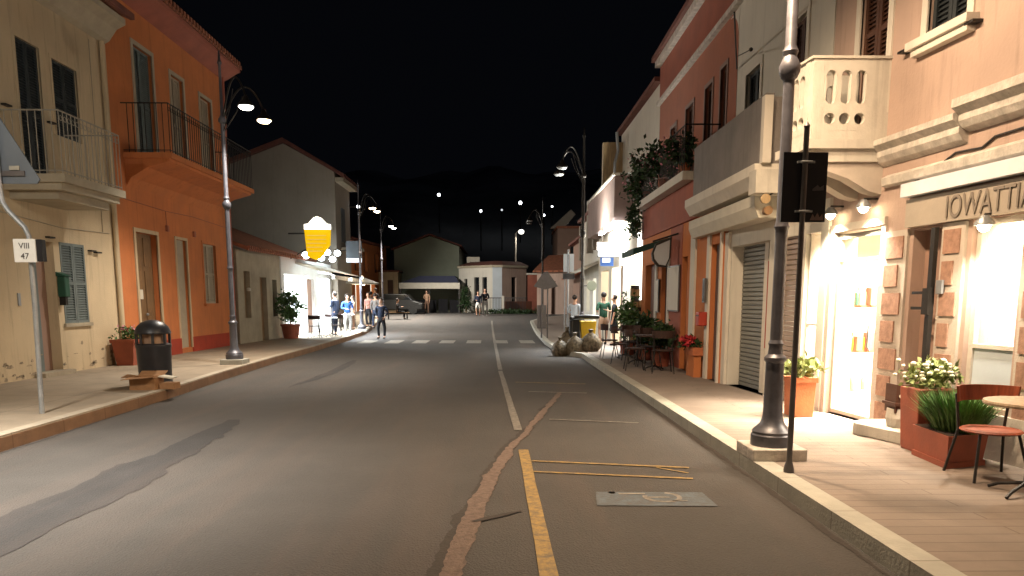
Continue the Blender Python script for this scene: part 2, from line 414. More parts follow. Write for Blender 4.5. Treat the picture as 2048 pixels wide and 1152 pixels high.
line('yellow_line', 'paint_yellow', (.30, 2.5), (.245, 8.05), .11)
line('white_line', 'paint_white', (.22, 9.0), (.0, 17.0), .10)
line('white_line', 'paint_white', (.0, 17.0), (-.5, 45), .10, .009)
line('yellow_line', 'paint_yellow', (.31, 7.25), (2.06, 6.86), .05)
line('yellow_line', 'paint_yellow', (.31, 6.78), (2.02, 6.42), .045)
line('yellow_line', 'paint_yellow', (1.5, 6.93), (2.0, 6.47), .025, .0075)
line('yellow_line', 'paint_yellow', (2.03, 6.44), (2.08, 6.84), .05)
line('bay_line', 'paint_white', (.66, 9.85), (2.1, 9.45), .05)
line('bay_line', 'paint_white', (.5, 12.9), (1.75, 12.6), .06)
line('bay_line', 'paint_yellow', (.3, 14.4), (1.9, 14.0), .06)
ribbon('blue_bay_square', 'paint_blue', [(1.23,5.6,.47),(1.25,6.12,.44)], .006, .004, 2, .1)
b = MB()   # wheelchair symbol
def arc(b, cx, cy, r, w, a0, a1, z, n=20, sx=1):
    for i in range(n):
        t0, t1 = R(a0+(a1-a0)*i/n), R(a0+(a1-a0)*(i+1)/n)
        b.face([(cx+sx*(r-w)*math.cos(t0), cy+(r-w)*math.sin(t0), z), (cx+sx*(r+w)*math.cos(t0), cy+(r+w)*math.sin(t0), z), (cx+sx*(r+w)*math.cos(t1), cy+(r+w)*math.sin(t1), z), (cx+sx*(r-w)*math.cos(t1), cy+(r-w)*math.sin(t1), z)])
arc(b, 1.32, 5.85, .14, .02, -200, 70, .009); arc(b, .93, 6.0, .001, .03, 0, 360, .009)
b.box(.98, 1.2, 5.94, 5.98, .0085, .009); b.box(1.18, 1.38, 5.83, 5.86, .0085, .009); b.box(1.38, 1.5, 5.72, 5.75, .0085, .009)
b.build('wheelchair_symbol', 'paint_white', kind='structure')
b = MB()
for i in range(7): 
    x = -5.35 + i*1.02
    b.face([(x, 27.6, gz(27)+.006), (x+.55, 27.55, gz(27)+.006), (x+.53, 29.6, gz(29)+.006), (x-.03, 29.65, gz(29)+.006)])
b.build('crosswalk', 'paint_cross', kind='structure')
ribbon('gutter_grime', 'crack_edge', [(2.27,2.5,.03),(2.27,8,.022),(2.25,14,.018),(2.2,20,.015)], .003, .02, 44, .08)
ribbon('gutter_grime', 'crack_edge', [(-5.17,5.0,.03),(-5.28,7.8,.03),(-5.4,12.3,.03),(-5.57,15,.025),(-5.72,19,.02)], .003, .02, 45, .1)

# ------------------------------------------------------------------ facade kit
def shutter(fr, parent, u0, u1, z0, z1, m, d=.06, name='shutter', leaves=2, label=None):
    b = MB(fr); w = (u1-u0)/leaves
    for k in range(leaves):
        a, c = u0+k*w+.005, u0+(k+1)*w-.005
        b.box(a, a+.05, d-.04, d, z0, z1); b.box(c-.05, c, d-.04, d, z0, z1)
        for z in (z0, (z0+z1)/2-.03, z1-.06): b.box(a+.05, c-.05, d-.038, d-.002, z, z+.06)
        z = z0+.08
        while z < z1-.09:
            b.prism([(-.001, 0), (.028, .03), (.034, .03), (.006, 0)], lambda p, q, a=a, z=z: (a+.05, d-.034+p, z+q), lambda p, q, c=c, z=z: (c-.05, d-.034+p, z+q)); z += .05
        b.box(a+.05, c-.05, d-.003, d+.004, z0, z1)
    return b.build(name, m, parent, label)
def surround(fr, parent, u0, u1, z0, z1, m, w=.1, p=.025, name='frame', sill=True):
    b = MB(fr); b.box(u0-w, u0, -p, 0.02, z0, z1); b.box(u1, u1+w, -p, 0.02, z0, z1); b.box(u0-w, u1+w, -p, 0.02, z1, z1+w)
    if sill: b.box(u0-w-.03, u1+w+.03, -p-.05, .02, z0-.08, z0)
    return b.build(name, m, parent)
def roof_slab(fr, parent, u0, u1, d0, d1, z0, z1, m='tile', th=.12, name='roof'):
    b = MB(fr); b.prism([(d0, z0), (d1, z1), (d1, z1-th), (d0, z0-th)], lambda p, q: (u0, p, q), lambda p, q: (u1, p, q))
    # a row of cover tiles along the eave
    n = int((u1-u0)/.2)
    for i in range(n):
        u = u0+.1+i*.2
        if u < u1: b.box(u-.06, u+.06, d0-.04, d0+.02, z0-.06, z0+.045)
    return b.build(name, m, parent)

# ================================================================== LEFT SIDE
FL = Fr(-1, -8.6)
# ---- cream house
H = thing('cream_house', 'two storey cream plastered house with dark upper shutters and small pale railed balcony', 'house', (-8.6, 11, HL))
up = [(14.02, 14.72, 3.75, 6.25), (15.1, 15.95, 4.78, 6.2), (11.6, 12.4, 3.75, 6.25), (13.85, 14.66, HL+.05, 2.7), (14.85, 15.72, 1.14, 2.72)]
MB(FL).wall(4, 17.2, 0, 7.5, up, .35).build('wall', 'cream', H)
MB(FL).box(4, 17.2, 5.5, 5.8, 0, 7.5).box(4, 4.3, .35, 5.5, 0, 7.5).box(16.85, 17.15, .35, 5.5, 3, 7.5).build('back_wall', 'cream', H)
b = MB(FL); b.prism([(0, 7.1), (-.12, 7.16), (-.3, 7.4), (-.5, 7.5), (-.5, 7.62), (.35, 7.62), (.35, 7.5), (0, 7.5)], lambda p, q: (4, p, q), lambda p, q: (17.15, p, q))
b.build('cornice', 'cornice', H)
roof_slab(FL, H, 4, 17.15, -.58, 3.0, 7.74, 9.3)
MB(FL).box(4, 17.2, -.68, -.58, 7.62, 7.74).build('gutter', 'tile_dark', H)
for (u0,u1,z0,z1), nm in zip(up[:3], ('leftish', 'right', 'near')):
    shutter(FL, H, u0, u1, z0, z1, 'shutter_dark', .08)
    surround(FL, H, u0, u1, z0, z1, 'cream', .07, .012, sill=False)
shutter(FL, H, 14.85, 15.72, 1.14, 2.72, 'shutter_grey', .03, label='grey green louvred shutter on ground floor')
MB(FL).box(14.8, 15.78, -.05, .0, 1.07, 1.14).build('sill', 'stone_grey', H)
dr = MB(FL).box(13.85, 14.24, .1, .15, .2, 2.7).build('door', 'shutter_grey', H, 'dark grey green front door leaf')
MB(FL).box(14.24, 14.66, .2, .25, .2, 2.7).build('door', 'brown_door', H)
MB(FL).box(13.75, 14.75, -.2, .1, .1, .25).build('doorstep', 'stone_grey', H)
MB(FL).tube([(16.93, -.06, .2), (16.93, -.06, 7.1)], .045, 10).build('downpipe', 'cream', H, smooth=True)
for u, z in ((14.55, 2.78), (15.98, 2.62), (16.2, 2.6), (13.6, 4.95), (14.9, 4.95)): MB(FL).box(u-.12, u+.06, -.09, -.001, z-.015, z+.015).build('shutter_hook', 'iron', H)
b = MB(FL); rnd = random.Random(3)   # worn plaster at the foot of the wall
for i in range(46):
    u = rnd.choice([rnd.uniform(4, 16.8), rnd.uniform(14.8, 16.7), rnd.uniform(12.4, 13.7)]); z = .17+abs(rnd.gauss(0, .22)); w, h = rnd.uniform(.04, .22), rnd.uniform(.015, .07)
    b.face([(u, -.003, z), (u+w*.5, -.003, z-h*.3), (u+w, -.003, z), (u+w*.8, -.003, z+h), (u+w*.3, -.003, z+h*.8)])
b.build('flaked_plaster', 'cream_dirt', H)
bl = MB(FL).box(13.3, 15.4, -1.1, 0, 3.62, 3.76).box(13.36, 15.34, -1.0, 0, 3.5, 3.62).box(13.5, 15.2, -.85, 0, 3.36, 3.5).build('balcony', 'cornice', H, 'small stone balcony slab on stepped corbel')
b = MB(FL)
def railing(b, u0, u1, dout, z0, z1, step=.12, r=.008, scroll=True, ends=(1, 1)):
    for z in (z0+.06, z1): b.tube([(u0, 0 if ends[0] else dout, z), (u0, dout, z), (u1, dout, z), (u1, 0 if ends[1] else dout, z)], .014 if z == z1 else .01, 6)
    n = int((u1-u0)/step)
    for i in range(n+1): u = u0+(u1-u0)*i/n; b.tube([(u, dout, z0), (u, dout, z1)], r, 5)
    m = int(-dout/step)
    for i in range(1, m):
        for u, e in ((u0, ends[0]), (u1, ends[1])):
            if e: b.tube([(u, dout*i/m, z0), (u, dout*i/m, z1)], r, 5)
    if scroll:
        for i in range(n):
            u = u0+(u1-u0)*(i+.5)/n
            b.tube([(u+.045*math.cos(a*.9), dout, z1-.12+.045*math.sin(a*.9)) for a in range(8)], .006, 4)
railing(b, 13.34, 15.36, -1.05, 3.76, 4.82)
b.build('railing', 'rail_pale', bl, 'thin pale wrought iron railing with scrolls')
MB(FL).tube([(5, -.015, 3.2), (12, -.015, 3.16), (13.3, -.015, 3.1), (15, -.015, 3.0), (16.8, -.015, 3.05)], .01, 5).tube([(16.5, -.015, 3.05), (16.5, -.015, 7.0)], .008, 5).build('cable', 'cornice', H)
# mailbox and number plate on the wall
mb_ = thing('mailbox', 'green metal mailbox on the cream wall between door and louvred shutter', 'mailbox', (-8.5, 14.72, 1.6))
MB(FL).box(14.68, 14.84, -.16, 0, 1.66, 2.06).build('box', 'green_box', mb_, bevel=.02)
MB(FL).prism([(0, 2.14), (-.2, 2.06), (0, 2.06)], lambda p, q: (14.66, p, q), lambda p, q: (14.86, p, q)).build('lid', 'green_box', mb_)
MB(FL).box(14.72, 14.8, -.12, 0, 1.5, 1.66).build('bracket', 'iron', mb_)
t = thing('intercom', 'small grey intercom plate on cream wall left of the front door', 'intercom', (-8.6, 13.5, 1.5))
MB(FL).box(13.45, 13.52, -.02, 0, 1.5, 1.72).build('plate', 'galv', t)

# ---- orange house
H = thing('orange_house', 'two storey orange house with long iron railed balcony and red plinth behind the bin', 'house', (-8.6, 20.8, HL))
oh = [(18.45, 19.4, 4.98, 7.55), (20.45, 21.2, 4.98, 7.45), (22.35, 23.15, 4.98, 7.4), (17.95, 19.05, HL, 3.2), (20.15, 20.8, .3, 3.2), (21.95, 22.9, 1.5, 3.22)]
MB(FL).wall(17.2, 24.3, 0, 8.5, oh, .35).build('wall', 'orange', H)
MB(FL).box(17.2, 24.3, 6, 6.3, 0, 8.5).box(17.2, 17.5, .35, 6, 0, 8.5).box(24.0, 24.3, .35, 6, 0, 8.5).build('side_wall', 'orange_dark', H)
b = MB(FL)
for a, c in ((19.15, 20.1), (20.85, 24.3)): b.box(a, c, -.035, .0, .1, .58)
b.build('plinth', 'red_plinth', H)
roof_slab(FL, H, 17.2, 24.4, -.58, 3.2, 8.8, 10.4)
b = MB(FL); b.prism([(0, 8.35), (-.12, 8.4), (-.42, 8.58), (-.52, 8.62), (-.52, 8.7), (.3, 8.7), (.3, 8.5), (0, 8.5)], lambda p, q: (17.2, p, q), lambda p, q: (24.4, p, q)); b.build('eave', 'wall_dark_red', H)
for (u0, u1, z0, z1) in oh[:3]:
    shutter(FL, H, u0, u1, z0, z1, 'door_pale' if u0 > 20 else 'shutter_grey', .12)
    surround(FL, H, u0, u1, z0, z1, 'door_pale', .1, .025, sill=False)
surround(FL, H, 17.95, 19.05, HL, 3.2, 'cream', .09, .03, sill=False)
dr = MB(FL).box(17.95, 19.05, .14, .19, HL, 3.2)
for u in (17.98, 18.53):
    for z0, z1 in ((.3, 1.2), (1.3, 2.3), (2.42, 3.1)): dr.box(u+.06, u+.43, .12, .15, z0, z1)
dr = dr.build('door', 'wood_door', H, 'old weathered wooden double door')
MB(FL).box(18.2, 18.36, .09, .12, 1.62, 1.85).build('letter_plate', 'paper', dr)
MB(FL).ball((18.5, .08, 1.25), .035).build('handle', 'galv', dr)
surround(FL, H, 20.15, 20.8, .3, 3.2, 'cream', .07, .03, sill=False)
MB(FL).box(20.42, 20.8, .08, .13, .3, 3.2).build('door', 'door_pale', H, 'narrow pale door standing ajar')
MB(FL).box(20.15, 20.42, .26, .3, .3, 3.2).build('shade_sheet', 'shutter_dark', H)  # dark sheet standing in for the unlit room behind the ajar door
shutter(FL, H, 21.95, 22.9, 1.5, 3.22, 'door_pale', .1)
surround(FL, H, 21.95, 22.9, 1.5, 3.22, 'orange', .08, .02)
bl = MB(FL).box(17.65, 23.4, -1.1, 0, 4.82, 4.94)
bl.prism([(0, 4.82), (-1.02, 4.82), (-1.02, 4.76), (-.5, 4.62), (-.12, 4.4), (0, 4.2)], lambda p, q: (17.72, p, q), lambda p, q: (23.33, p, q))
bl = bl.build('balcony', 'orange', H, 'orange balcony slab with curved underside')
b = MB(FL); railing(b, 17.7, 23.35, -1.06, 4.94, 6.03, .13, .009, True); b.build('railing', 'iron', bl)
MB(FL).tube([(24.1, -.06, .3), (24.1, -.06, 8.4)], .05, 10).build('downpipe', 'wall_dark_red', H)
MB(FL).tube([(17.3, -.015, 3.9), (19.6, -.015, 3.86), (21.3, -.015, 3.9), (24, -.015, 3.84)], .01, 5).tube([(19.65, -.015, 3.86), (19.65, -.015, 3.5)], .008, 5).build('cable', 'orange_dark', H)
for u in (19.6, 21.3): MB(FL).box(u, u+.1, -.06, 0, 3.35, 3.5).build('wall_box', 'orange_dark', H)

# ---- low stone house
F3 = Fr(-1, -8.5, 24.4, -8.35, 28.6)
H = thing('low_house', 'single storey grey stone house with red tiled roof between orange house and bright shop', 'house', (-8.5, 26.4, HL))
lh = [(24.95, 25.5, 1.0, 2.55), (26.45, 27.1, HL, 2.4), (27.7, 28.2, 1.0, 2.35)]
MB(F3).wall(24.4, 28.6, 0, 3.25, lh, .4).build('wall', 'stone_grey', H)
MB(F3).box(24.4, 28.6, 5, 5.3, 0, 3.3).build('back_wall', 'stone_grey', H)
for (u0, u1, z0, z1) in lh:
    o = MB(F3).box(u0, u1, .16, .22, z0, z1).build('door' if z0 < .5 else 'window', 'wood_door' if z0 < .5 or u0 < 25 else 'shutter_grey', H)
roof_slab(F3, H, 24.4, 32.2, -.4, 3.4, 3.3, 4.75)
t = thing('wall_light', 'small round unlit bulkhead light on the stone wall just past the left street lamp', 'light', F3(25.4, 0, 2.15))
MB(F3).lathe((25.2, -.06, 1.95), [(.07, -.05), (.07, .03), (.03, .06)], 12).build('shade', 'white_plaster', t)

# ---- bright shop (gelateria-like front, very white light)
H = thing('bright_shop', 'single storey shop with brilliantly lit white front and canopy, behind the potted laurel', 'shop', (-8.35, 32.5, HL))
FS = Fr(-1, -8.3)
MB(FS).wall(28.6, 37, 0, 3.3, [(29.0, 31.6, HL, 2.6), (32.3, 33.6, HL, 2.5), (34.1, 36.6, HL, 2.6)], .3).build('wall', 'interior_white', H)
MB(FS).box(28.6, 37, 4.0, 4.2, 0, 3.3).box(28.6, 28.8, .3, 4, 0, 3.3).box(36.8, 37, .3, 4, 0, 3.3).box(28.6, 37, .3, 4, 2.95, 3.0).build('interior_wall', 'interior_white', H)
b = MB(FS)
for u in (29.6, 31, 32.8, 34.8, 36): b.box(u-.55, u+.55, 1.2, 1.28, 2.85, 2.9)
b.build('ceiling_tube', 'e_cool', H)
MB(FS).box(29.2, 31.4, 1.6, 2.3, HL, 1.2).build('counter', 'table_white', H)
b = MB(FS)
for i in range(9): b.box(29.3+.24*i, 29.45+.24*i, 1.7, 1.9, 1.2, 1.35+.12*(i % 3))
b.build('counter_goods', 'terra_red', H)
MB(FS).box(32.35, 33.55, .12, .17, HL, 2.5).build('door', 'brown_door', H)
MB(FS).prism([(0, 3.15), (-1.5, 2.72), (-1.5, 2.62), (0, 3.05)], lambda p, q: (30.6, p, q), lambda p, q: (36.6, p, q)).build('awning', 'canvas', H)
MB(FS).prism([(-1.5, 2.72), (-1.5, 2.45), (-1.48, 2.45), (-1.48, 2.72)], lambda p, q: (30.6, p, q), lambda p, q: (36.6, p, q)).build('valance', 'canvas', H)
b = MB(FS)
for u in (31.2, 32.6, 34, 35.4): b.box(u-.5, u+.5, -1.0, -.9, 2.70, 2.74)
b.build('awning_tube', 'e_cool', H)
b = MB(FS)
for u, z in ((30.4, 3.25), (31.8, 3.5), (33.0, 3.3), (34.2, 3.6), (35.2, 3.35), (36.3, 3.7)): b.lathe((u, -.5, z), [(.04, 0), (.13, .05), (.15, .14), (.1, .24), (.02, .26)], 10)
b.build('floodlight', 'e_cool', H)
light('shop_light', 'AREA', (-7.4, 31.2, 2.6), 420, COOL, H, (.1, .1, -1), (3.5, .6), angle=110)
light('shop_light', 'AREA', (-7.4, 34.8, 2.6), 300, COOL, H, (.1, .1, -1), (3.5, .6), angle=110)
light('shop_light', 'POINT', (-9.6, 30.2, 2.5), 1700, COOL, H, size=.3)
light('shop_light', 'POINT', (-9.6, 34.8, 2.5), 900, COOL, H, size=.3)
# yellow hanging sign
t = thing('hanging_sign', 'glowing yellow shield shaped sign with lamp glow modelled as a white top hanging over the bright shop', 'sign', (-7.15, 30, 3.1))
P = [(-7.62, 3.3), (-7.3, 3.18), (-7.1, 3.25), (-6.72, 3.75), (-6.68, 4.35), (-7.7, 4.35)]
b = MB(); b.prism(P, lambda p, q: (p, 29.9, q), lambda p, q: (p, 30.05, q)); b.build('panel', 'e_yel', t)
b = MB()
for z in (3.5, 3.65, 3.8, 3.95, 4.1): b.box(-7.6, -6.85 if z > 3.7 else -7.0, 29.885, 29.899, z, z+.03)
b.build('lettering', 'e_yel2', t)
b = MB(); b.prism([(-7.7, 4.352), (-6.68, 4.352), (-6.68, 4.55), (-6.82, 4.57), (-6.92, 4.68), (-7.04, 4.80), (-7.18, 4.85), (-7.32, 4.80), (-7.44, 4.68), (-7.54, 4.57), (-7.7, 4.55)], lambda p, q: (p, 29.9, q), lambda p, q: (p, 30.05, q)); b.build('glow_shape', 'e_panel', t)  # lamp glow above the sign, built as a white emissive shape
MB().tube([(-8.35, 29.98, 4.2), (-7.7, 29.98, 4.2)], .03).tube([(-8.35, 29.98, 3.2), (-7.66, 29.98, 3.6)], .02).build('bracket', 'iron', t)
light('sign_light', 'POINT', (-7.2, 29.6, 5.0), 25, (1, .75, .35), t, size=.1)
# blue and white box sign
t = thing('box_sign', 'small blue and white box sign projecting from the grey gabled house over the shop', 'sign', (-7.0, 37, 3.4))
MB().box(-7.5, -6.75, 36.9, 37.05, 3.55, 4.45).build('panel', 'sign_back', t)
MB().box(-7.5, -6.75, 36.88, 36.9, 3.42, 3.62).build('stripe', 'e_far2', t)
MB().tube([(-8, 37, 4.0), (-7.5, 37, 4.0)], .03).build('bracket', 'iron', t)

# ---- gabled grey house
H = thing('gabled_house', 'tall grey plastered house with gable end above the bright shop on the left', 'house', (-10.4, 42, HL))
b = MB(); b.prism([(-13.2, 0), (-8, 0), (-8, 7.75), (-10.4, 9.05), (-13.2, 8.0)], lambda p, q: (p, 37.1, q), lambda p, q: (p, 40.6, q)); b.build('wall', 'grey_plaster', H)
b = MB(); b.prism([(-7.5, 7.45), (-10.4, 9.1), (-13.6, 7.9), (-13.6, 8.1), (-10.4, 9.3), (-7.5, 7.62)], lambda p, q: (p, 36.95, q), lambda p, q: (p, 40.8, q)); b.build('roof', 'tile_dark', H)
b = MB(Fr(-1, -8.0)); b.box(37.2, 40.7, -.42, 0, 7.3, 7.5); b.build('eave', 'cornice', H)
b = MB(Fr(-1, -8.0))
b.box(38.3, 39.2, -.03, .05, 4.5, 6.2)
b.build('window', 'shutter_dark', H)
MB(Fr(-1, -8)).box(38.2, 39.6, -.9, 0, 4.1, 4.25).build('balcony', 'cornice', H)
# small wall light high on the gabled house
t = thing('wall_light', 'small round lit lamp high on the street side of the grey gabled house', 'light', (-7.5, 40.4, 6.4))
MB().ball((-7.5, 40.4, 6.5), .09).build('bulb', 'e_far', t); MB().tube([(-8, 40.4, 6.5), (-7.6, 40.4, 6.5)], .025).build('arm', 'iron', t)

# ---- far orange house and cream lean-to beyond the lamps
H = thing('far_orange_house', 'distant orange lit two storey house at the end of the left pavement', 'house', (-11.5, 55, gz(55)))
FO = Fr(-1, -10.1, 50, -9.0, 59)
MB(FO).wall(50, 59.5, 0, 5.6, [(51.5, 52.4, 3.6, 5.0), (53.6, 54.4, 3.6, 5.0), (56.2, 57.1, 3.6, 5.0), (51.5, 52.6, .6, 2.9), (55, 56.2, .6, 2.9)], .4).build('wall', 'orange', H)
b = MB(FO)
for u in (51.5, 53.6, 56.2): b.box(u, u+.9, .2, .25, 3.6, 5.0)
b.build('window', 'shutter_dark', H)
MB(FO).box(51.5, 52.6, .3, .35, .6, 2.9).box(55, 56.2, .3, .35, .6, 2.9).build('door', 'e_glow', H)  # door leaves given emission of their own
roof_slab(FO, H, 50, 59.5, -.3, 4, 5.7, 6.6, 'tile_dark')
H = thing('cream_annex', 'low cream building with tall dark window left of the grey green gable', 'house', (-8.4, 58, gz(58)))
MB().box(-9.6, -7.75, 57.2, 60, .4, 3.7).build('wall', 'cream', H)
MB().box(-8.55, -8.15, 57.14, 57.2, 1.2, 3.1).build('window', 'shutter_brown', H)
MB().box(-9.7, -7.65, 57.1, 60, 3.7, 3.85).build('roof', 'tile_dark', H)
# ---- grey green gable
H = thing('gable_building', 'dim grey green gabled building closing the street behind the white canopy', 'building', (-5.4, 61, gz(60)))
b = MB(); b.prism([(-8.3, .3), (-3.2, .3), (-3.2, 5.75), (-5.5, 6.55), (-8.3, 5.5)], lambda p, q: (p, 59.2, q), lambda p, q: (p, 70, q)); b.build('wall', 'green_plaster', H)
b = MB(); b.prism([(-8.5, 5.45), (-5.5, 6.62), (-3.0, 5.75), (-3.0, 5.85), (-5.5, 6.74), (-8.5, 5.58)], lambda p, q: (p, 59.1, q), lambda p, q: (p, 70, q)); b.build('roof', 'tile_dark', H)
# ---- white valanced canopy with dark blue top
t = thing('market_canopy', 'long white valanced canopy with dark blue top in front of the grey green gable', 'canopy', (-5.2, 56, gz(56)))
b = MB(); b.prism([(-7.3, 2.85), (-5.9, 3.35), (-3.3, 3.35), (-3.0, 2.85)], lambda p, q: (p, 55, q), lambda p, q: (p, 58.5, q)); b.build('canopy', 'canvas_blue', t)
b = MB(); b.box(-7.4, -2.95, 54.97, 55.0, 2.42, 2.85)
b.build('valance', 'canvas', t)
for x in (-7.3, -5.2, -3.0): MB().tube([(x, 55.05, gz(55)), (x, 55.05, 2.5)], .04).build('post', 'galv_dark', t)
b = MB()
rnd = random.Random(5)
for i in range(5): b.box(-7.2+i*.85, -6.5+i*.85, 56.4, 56.5, .6, 1.3+rnd.uniform(0, .4))
b.build('windbreak', 'cloth_black', t)
# ---- centre house
H = thing('corner_house', 'single storey cream and pink corner house facing the end of the street', 'house', (-.5, 59, gz(58)))
def angled(p, q):
    P, Q = Vector((*p, 0)), Vector((*q, 0)); d = (Q-P); L = d.length; d.normalize(); n = Vector((-d.y, d.x, 0))
    return (lambda u, dd, z: P + d*u + n*dd + Vector((0,0,z))), L
for (p, q, m, wins, lab) in (((-3.15, 57.6), (-.55, 55.6), 'ivory', [(.55, .85, 1.7, 3.2), (1.5, 2.0, 1.3, 3.3), (2.3, 2.75, 1.3, 3.3)], 'cream wall with three narrow windows'),
                        ((-.55, 55.6), (.15, 55.6), 'pale_panel', [], 'bluish corner wall'), ((.15, 55.6), (2.0, 57), 'pink', [(.9, 1.35, 1.5, 3.3)], 'pink wall with one dark window')):
    fr, L = angled(p, q)
    MB(fr).wall(0, L, .4, 4.0, wins, .3).build('wall', m, H, lab)
    for w in wins: MB(fr).box(w[0], w[1], .15, .2, w[2], w[3]).build('window', 'glass_dark', H)
    MB(fr).box(-.05, L+.05, -.12, .2, 4.0, 4.16).build('cornice', 'cornice', H)
b = MB(); b.prism([(-3.3, 57.7), (-.6, 55.5), (.2, 55.5), (2.2, 57), (2.2, 63), (-3.3, 63)], lambda p, q: (p, q, 4.16), lambda p, q: (p*.7, 55.5+(q-55.5)*.8+1, 4.5)); b.build('roof', 'tile_dark', H)
fr, L = angled((.3, 54.6), (2.4, 56.2)); MB(fr).wall(0, L, gz(56)-.1, 1.5, [], .15).build('low_wall', 'orange_dark', H, 'low pinkish garden wall')
t = thing('roof_sign', 'small pale rectangular board standing on the corner house roof', 'sign', (-2.1, 59.2, 4.4))
MB().box(-2.6, -1.6, 59.2, 59.25, 4.5, 4.95).build('board', 'paper', t); MB().tube([(-2.3, 59.22, 4.2), (-2.3, 59.22, 4.6)], .03).tube([(-1.9, 59.22, 4.2), (-1.9, 59.22, 4.6)], .03).build('post', 'galv', t)
t = thing('round_bush', 'dark conical bush in front of the cream corner house', 'bush', (-2.5, 55, gz(55)))
MB().leaves((-2.5, 55, 1.6), (.6, .6, 1.0), 900, .16, seed=4).build('foliage', 'leaf_dark', t)
MB().tube([(-2.5, 55, .5), (-2.5, 55, 1.5)], .06).build('trunk', 'wood_door', t)
t = thing('railing_fence', 'dark low iron railing in front of the pink corner wall', 'fence', (.3, 54.3, gz(54)))
b = MB()
for i in range(26): b.tube([(-.9+i*.11, 54.2, gz(54)), (-.9+i*.11, 54.2, 1.75)], .014, 4)
b.box(-.95, 1.95, 54.17, 54.23, 1.72, 1.78); b.build('rails', 'galv_dark', t)
MB().box(.12, .3, 54.1, 54.3, .5, 1.9).build('pier', 'white_plaster', t)
t = thing('hedge', 'dark low hedge edging the far side of the junction', 'hedge', (1.2, 52.6, gz(52)))
MB().leaves((1.0, 52.6, .75), (2.4, .3, .28), 1500, .14, 30, seed=9).build('foliage', 'leaf_dark', t)

# ---- far right cottages
H = thing('far_cottage', 'low warm lit pink cottage wall behind the triangular sign at the street end', 'house', (5, 51, gz(50)))
MB().wall if 0 else None
fr, L = angled((2.6, 52.5), (6.6, 50.5))
MB(fr).wall(0, L, .3, 3.55, [(1.1, 1.4, .6, 2.9)], .3).build('wall', 'pink', H); MB(fr).box(1.1, 1.4, .2, .25, .6, 2.9).build('window', 'shutter_brown', H)
MB(fr).prism([(-.3, 3.5), (2.5, 4.7), (2.5, 4.82), (-.3, 3.62)], lambda p, q: (-.2, p, q), lambda p, q: (L+.2, p, q)).build('roof', 'tile', H)
H = thing('far_red_house', 'small dark red building with white eave beside the pink corner house', 'house', (2.7, 58, gz(58)))
MB().box(2.1, 3.4, 57, 61, .3, 3.5).build('wall', 'wall_dark_red', H); MB().box(2.0, 3.5, 56.9, 61, 3.5, 3.62).build('eave', 'ivory', H)
H = thing('hillside_house', 'dim brown two storey house rising above the cottages near the right buildings', 'house', (7, 66, .6))
MB().box(4.9, 10, 64, 70, .5, 7.6).build('wall', 'brown_door', H); MB().box(4.8, 10.1, 63.9, 70.1, 7.6, 7.8).build('roof', 'tile', H)
MB().box(6.0, 6.8, 63.93, 64, 4.6, 6.2).box(7.6, 8.4, 63.93, 64, 4.6, 6.2).build('window', 'shutter_dark', H)
MB().prism([(4.4, 7.8), (6.2, 9.4), (6.6, 9.0), (5.6, 7.8)], lambda p, q: (p, 66, q), lambda p, q: (p, 67, q)).build('chimney_gable', 'grey_plaster', H)

# ================================================================== RIGHT SIDE
F1 = Fr(1, 4.62, 6.5, 4.05, 11.85)
# ---- pink house with cafe
H = thing('pink_cafe_house', 'pink plastered house with moulded cornice, stone quoins and brightly lit cafe door at right', 'house', (4.9, 6, HR))
ph = [(6.58, 7.2, .6, 2.36), (7.62, 8.06, .28, 2.34), (8.6, 9.6, HR, 2.46), (5.1, 5.8, .6, 2.36), (8.75, 9.3, 3.7, 5.7), (7.5, 8.08, 4.3, 5.9), (6.0, 6.6, 4.5, 6.1)]
MB(F1).wall(-2, 9.88, 0, 6.9, ph, .28).build('wall', 'pink', H)
MB(F1).box(-2, 10.0, 4.4, 4.6, 0, 6.9).box(-2, -1.8, .28, 4.4, 0, 6.9).build('back_wall', 'pink', H)
roof_slab(F1, H, -2, 10, -.4, 3, 7.0, 8.2)
b = MB(F1)   # cafe room
b.box(8.3, 10.9, 2.6, 2.7, HR, 2.9).box(8.28, 8.38, .3, 2.6, HR, 2.9).box(10.85, 10.95, .3, 2.6, HR, 2.9).box(8.3, 10.9, .28, 2.7, 2.9, 2.98).box(8.3, 10.9, .28, 2.7, HR-.02, HR+.03)
b.build('cafe_interior', 'interior', H)
b = MB(F1); b.box(6.3, 7.5, 1.4, 1.5, .2, 2.8).box(6.25, 6.33, .3, 1.4, .2, 2.8).box(7.45, 7.52, .3, 1.4, .2, 2.8).box(6.3, 7.5, .28, 1.5, 2.7, 2.78); b.build('room_interior', 'interior', H)
b = MB(F1); b.box(9.9, 10.0, .4, 1.8, .9, .93).box(9.9, 10.0, .4, 1.8, 1.5, 1.53)
for i in range(9): b.box(9.82, 9.95, .5+i*.15, .58+i*.15, 1.53, 1.7+.06*(i%3)); b.box(9.82, 9.95, .5+i*.15, .58+i*.15, .93, 1.12+.05*(i%2))
b.build('shelf', 'terra_red', H)
for i, (m, z, n) in enumerate((('yellow', .93, 7), ('green_box', 1.53, 6), ('sign_blue', 1.9, 5), ('wood_light', .4, 6))):
    b = MB(F1); rnd = random.Random(i)
    for k in range(n): u = 9.95+rnd.uniform(-.1, .0); d = .5+k*.17; b.lathe((u, d, z), [(.03, 0), (.035, .1), (.03, .16), (.012, .19), (.012, .24)], 8)
    b.build('bottle_row', m, H)
for z in (.37, 1.87): MB(F1).box(9.86, 10.0, .4, 1.8, z, z+.03).build('shelf', 'wood_light', H)
MB(F1).box(9.0, 9.7, 1.7, 2.2, HR, 1.05).build('counter', 'wood_light', H)
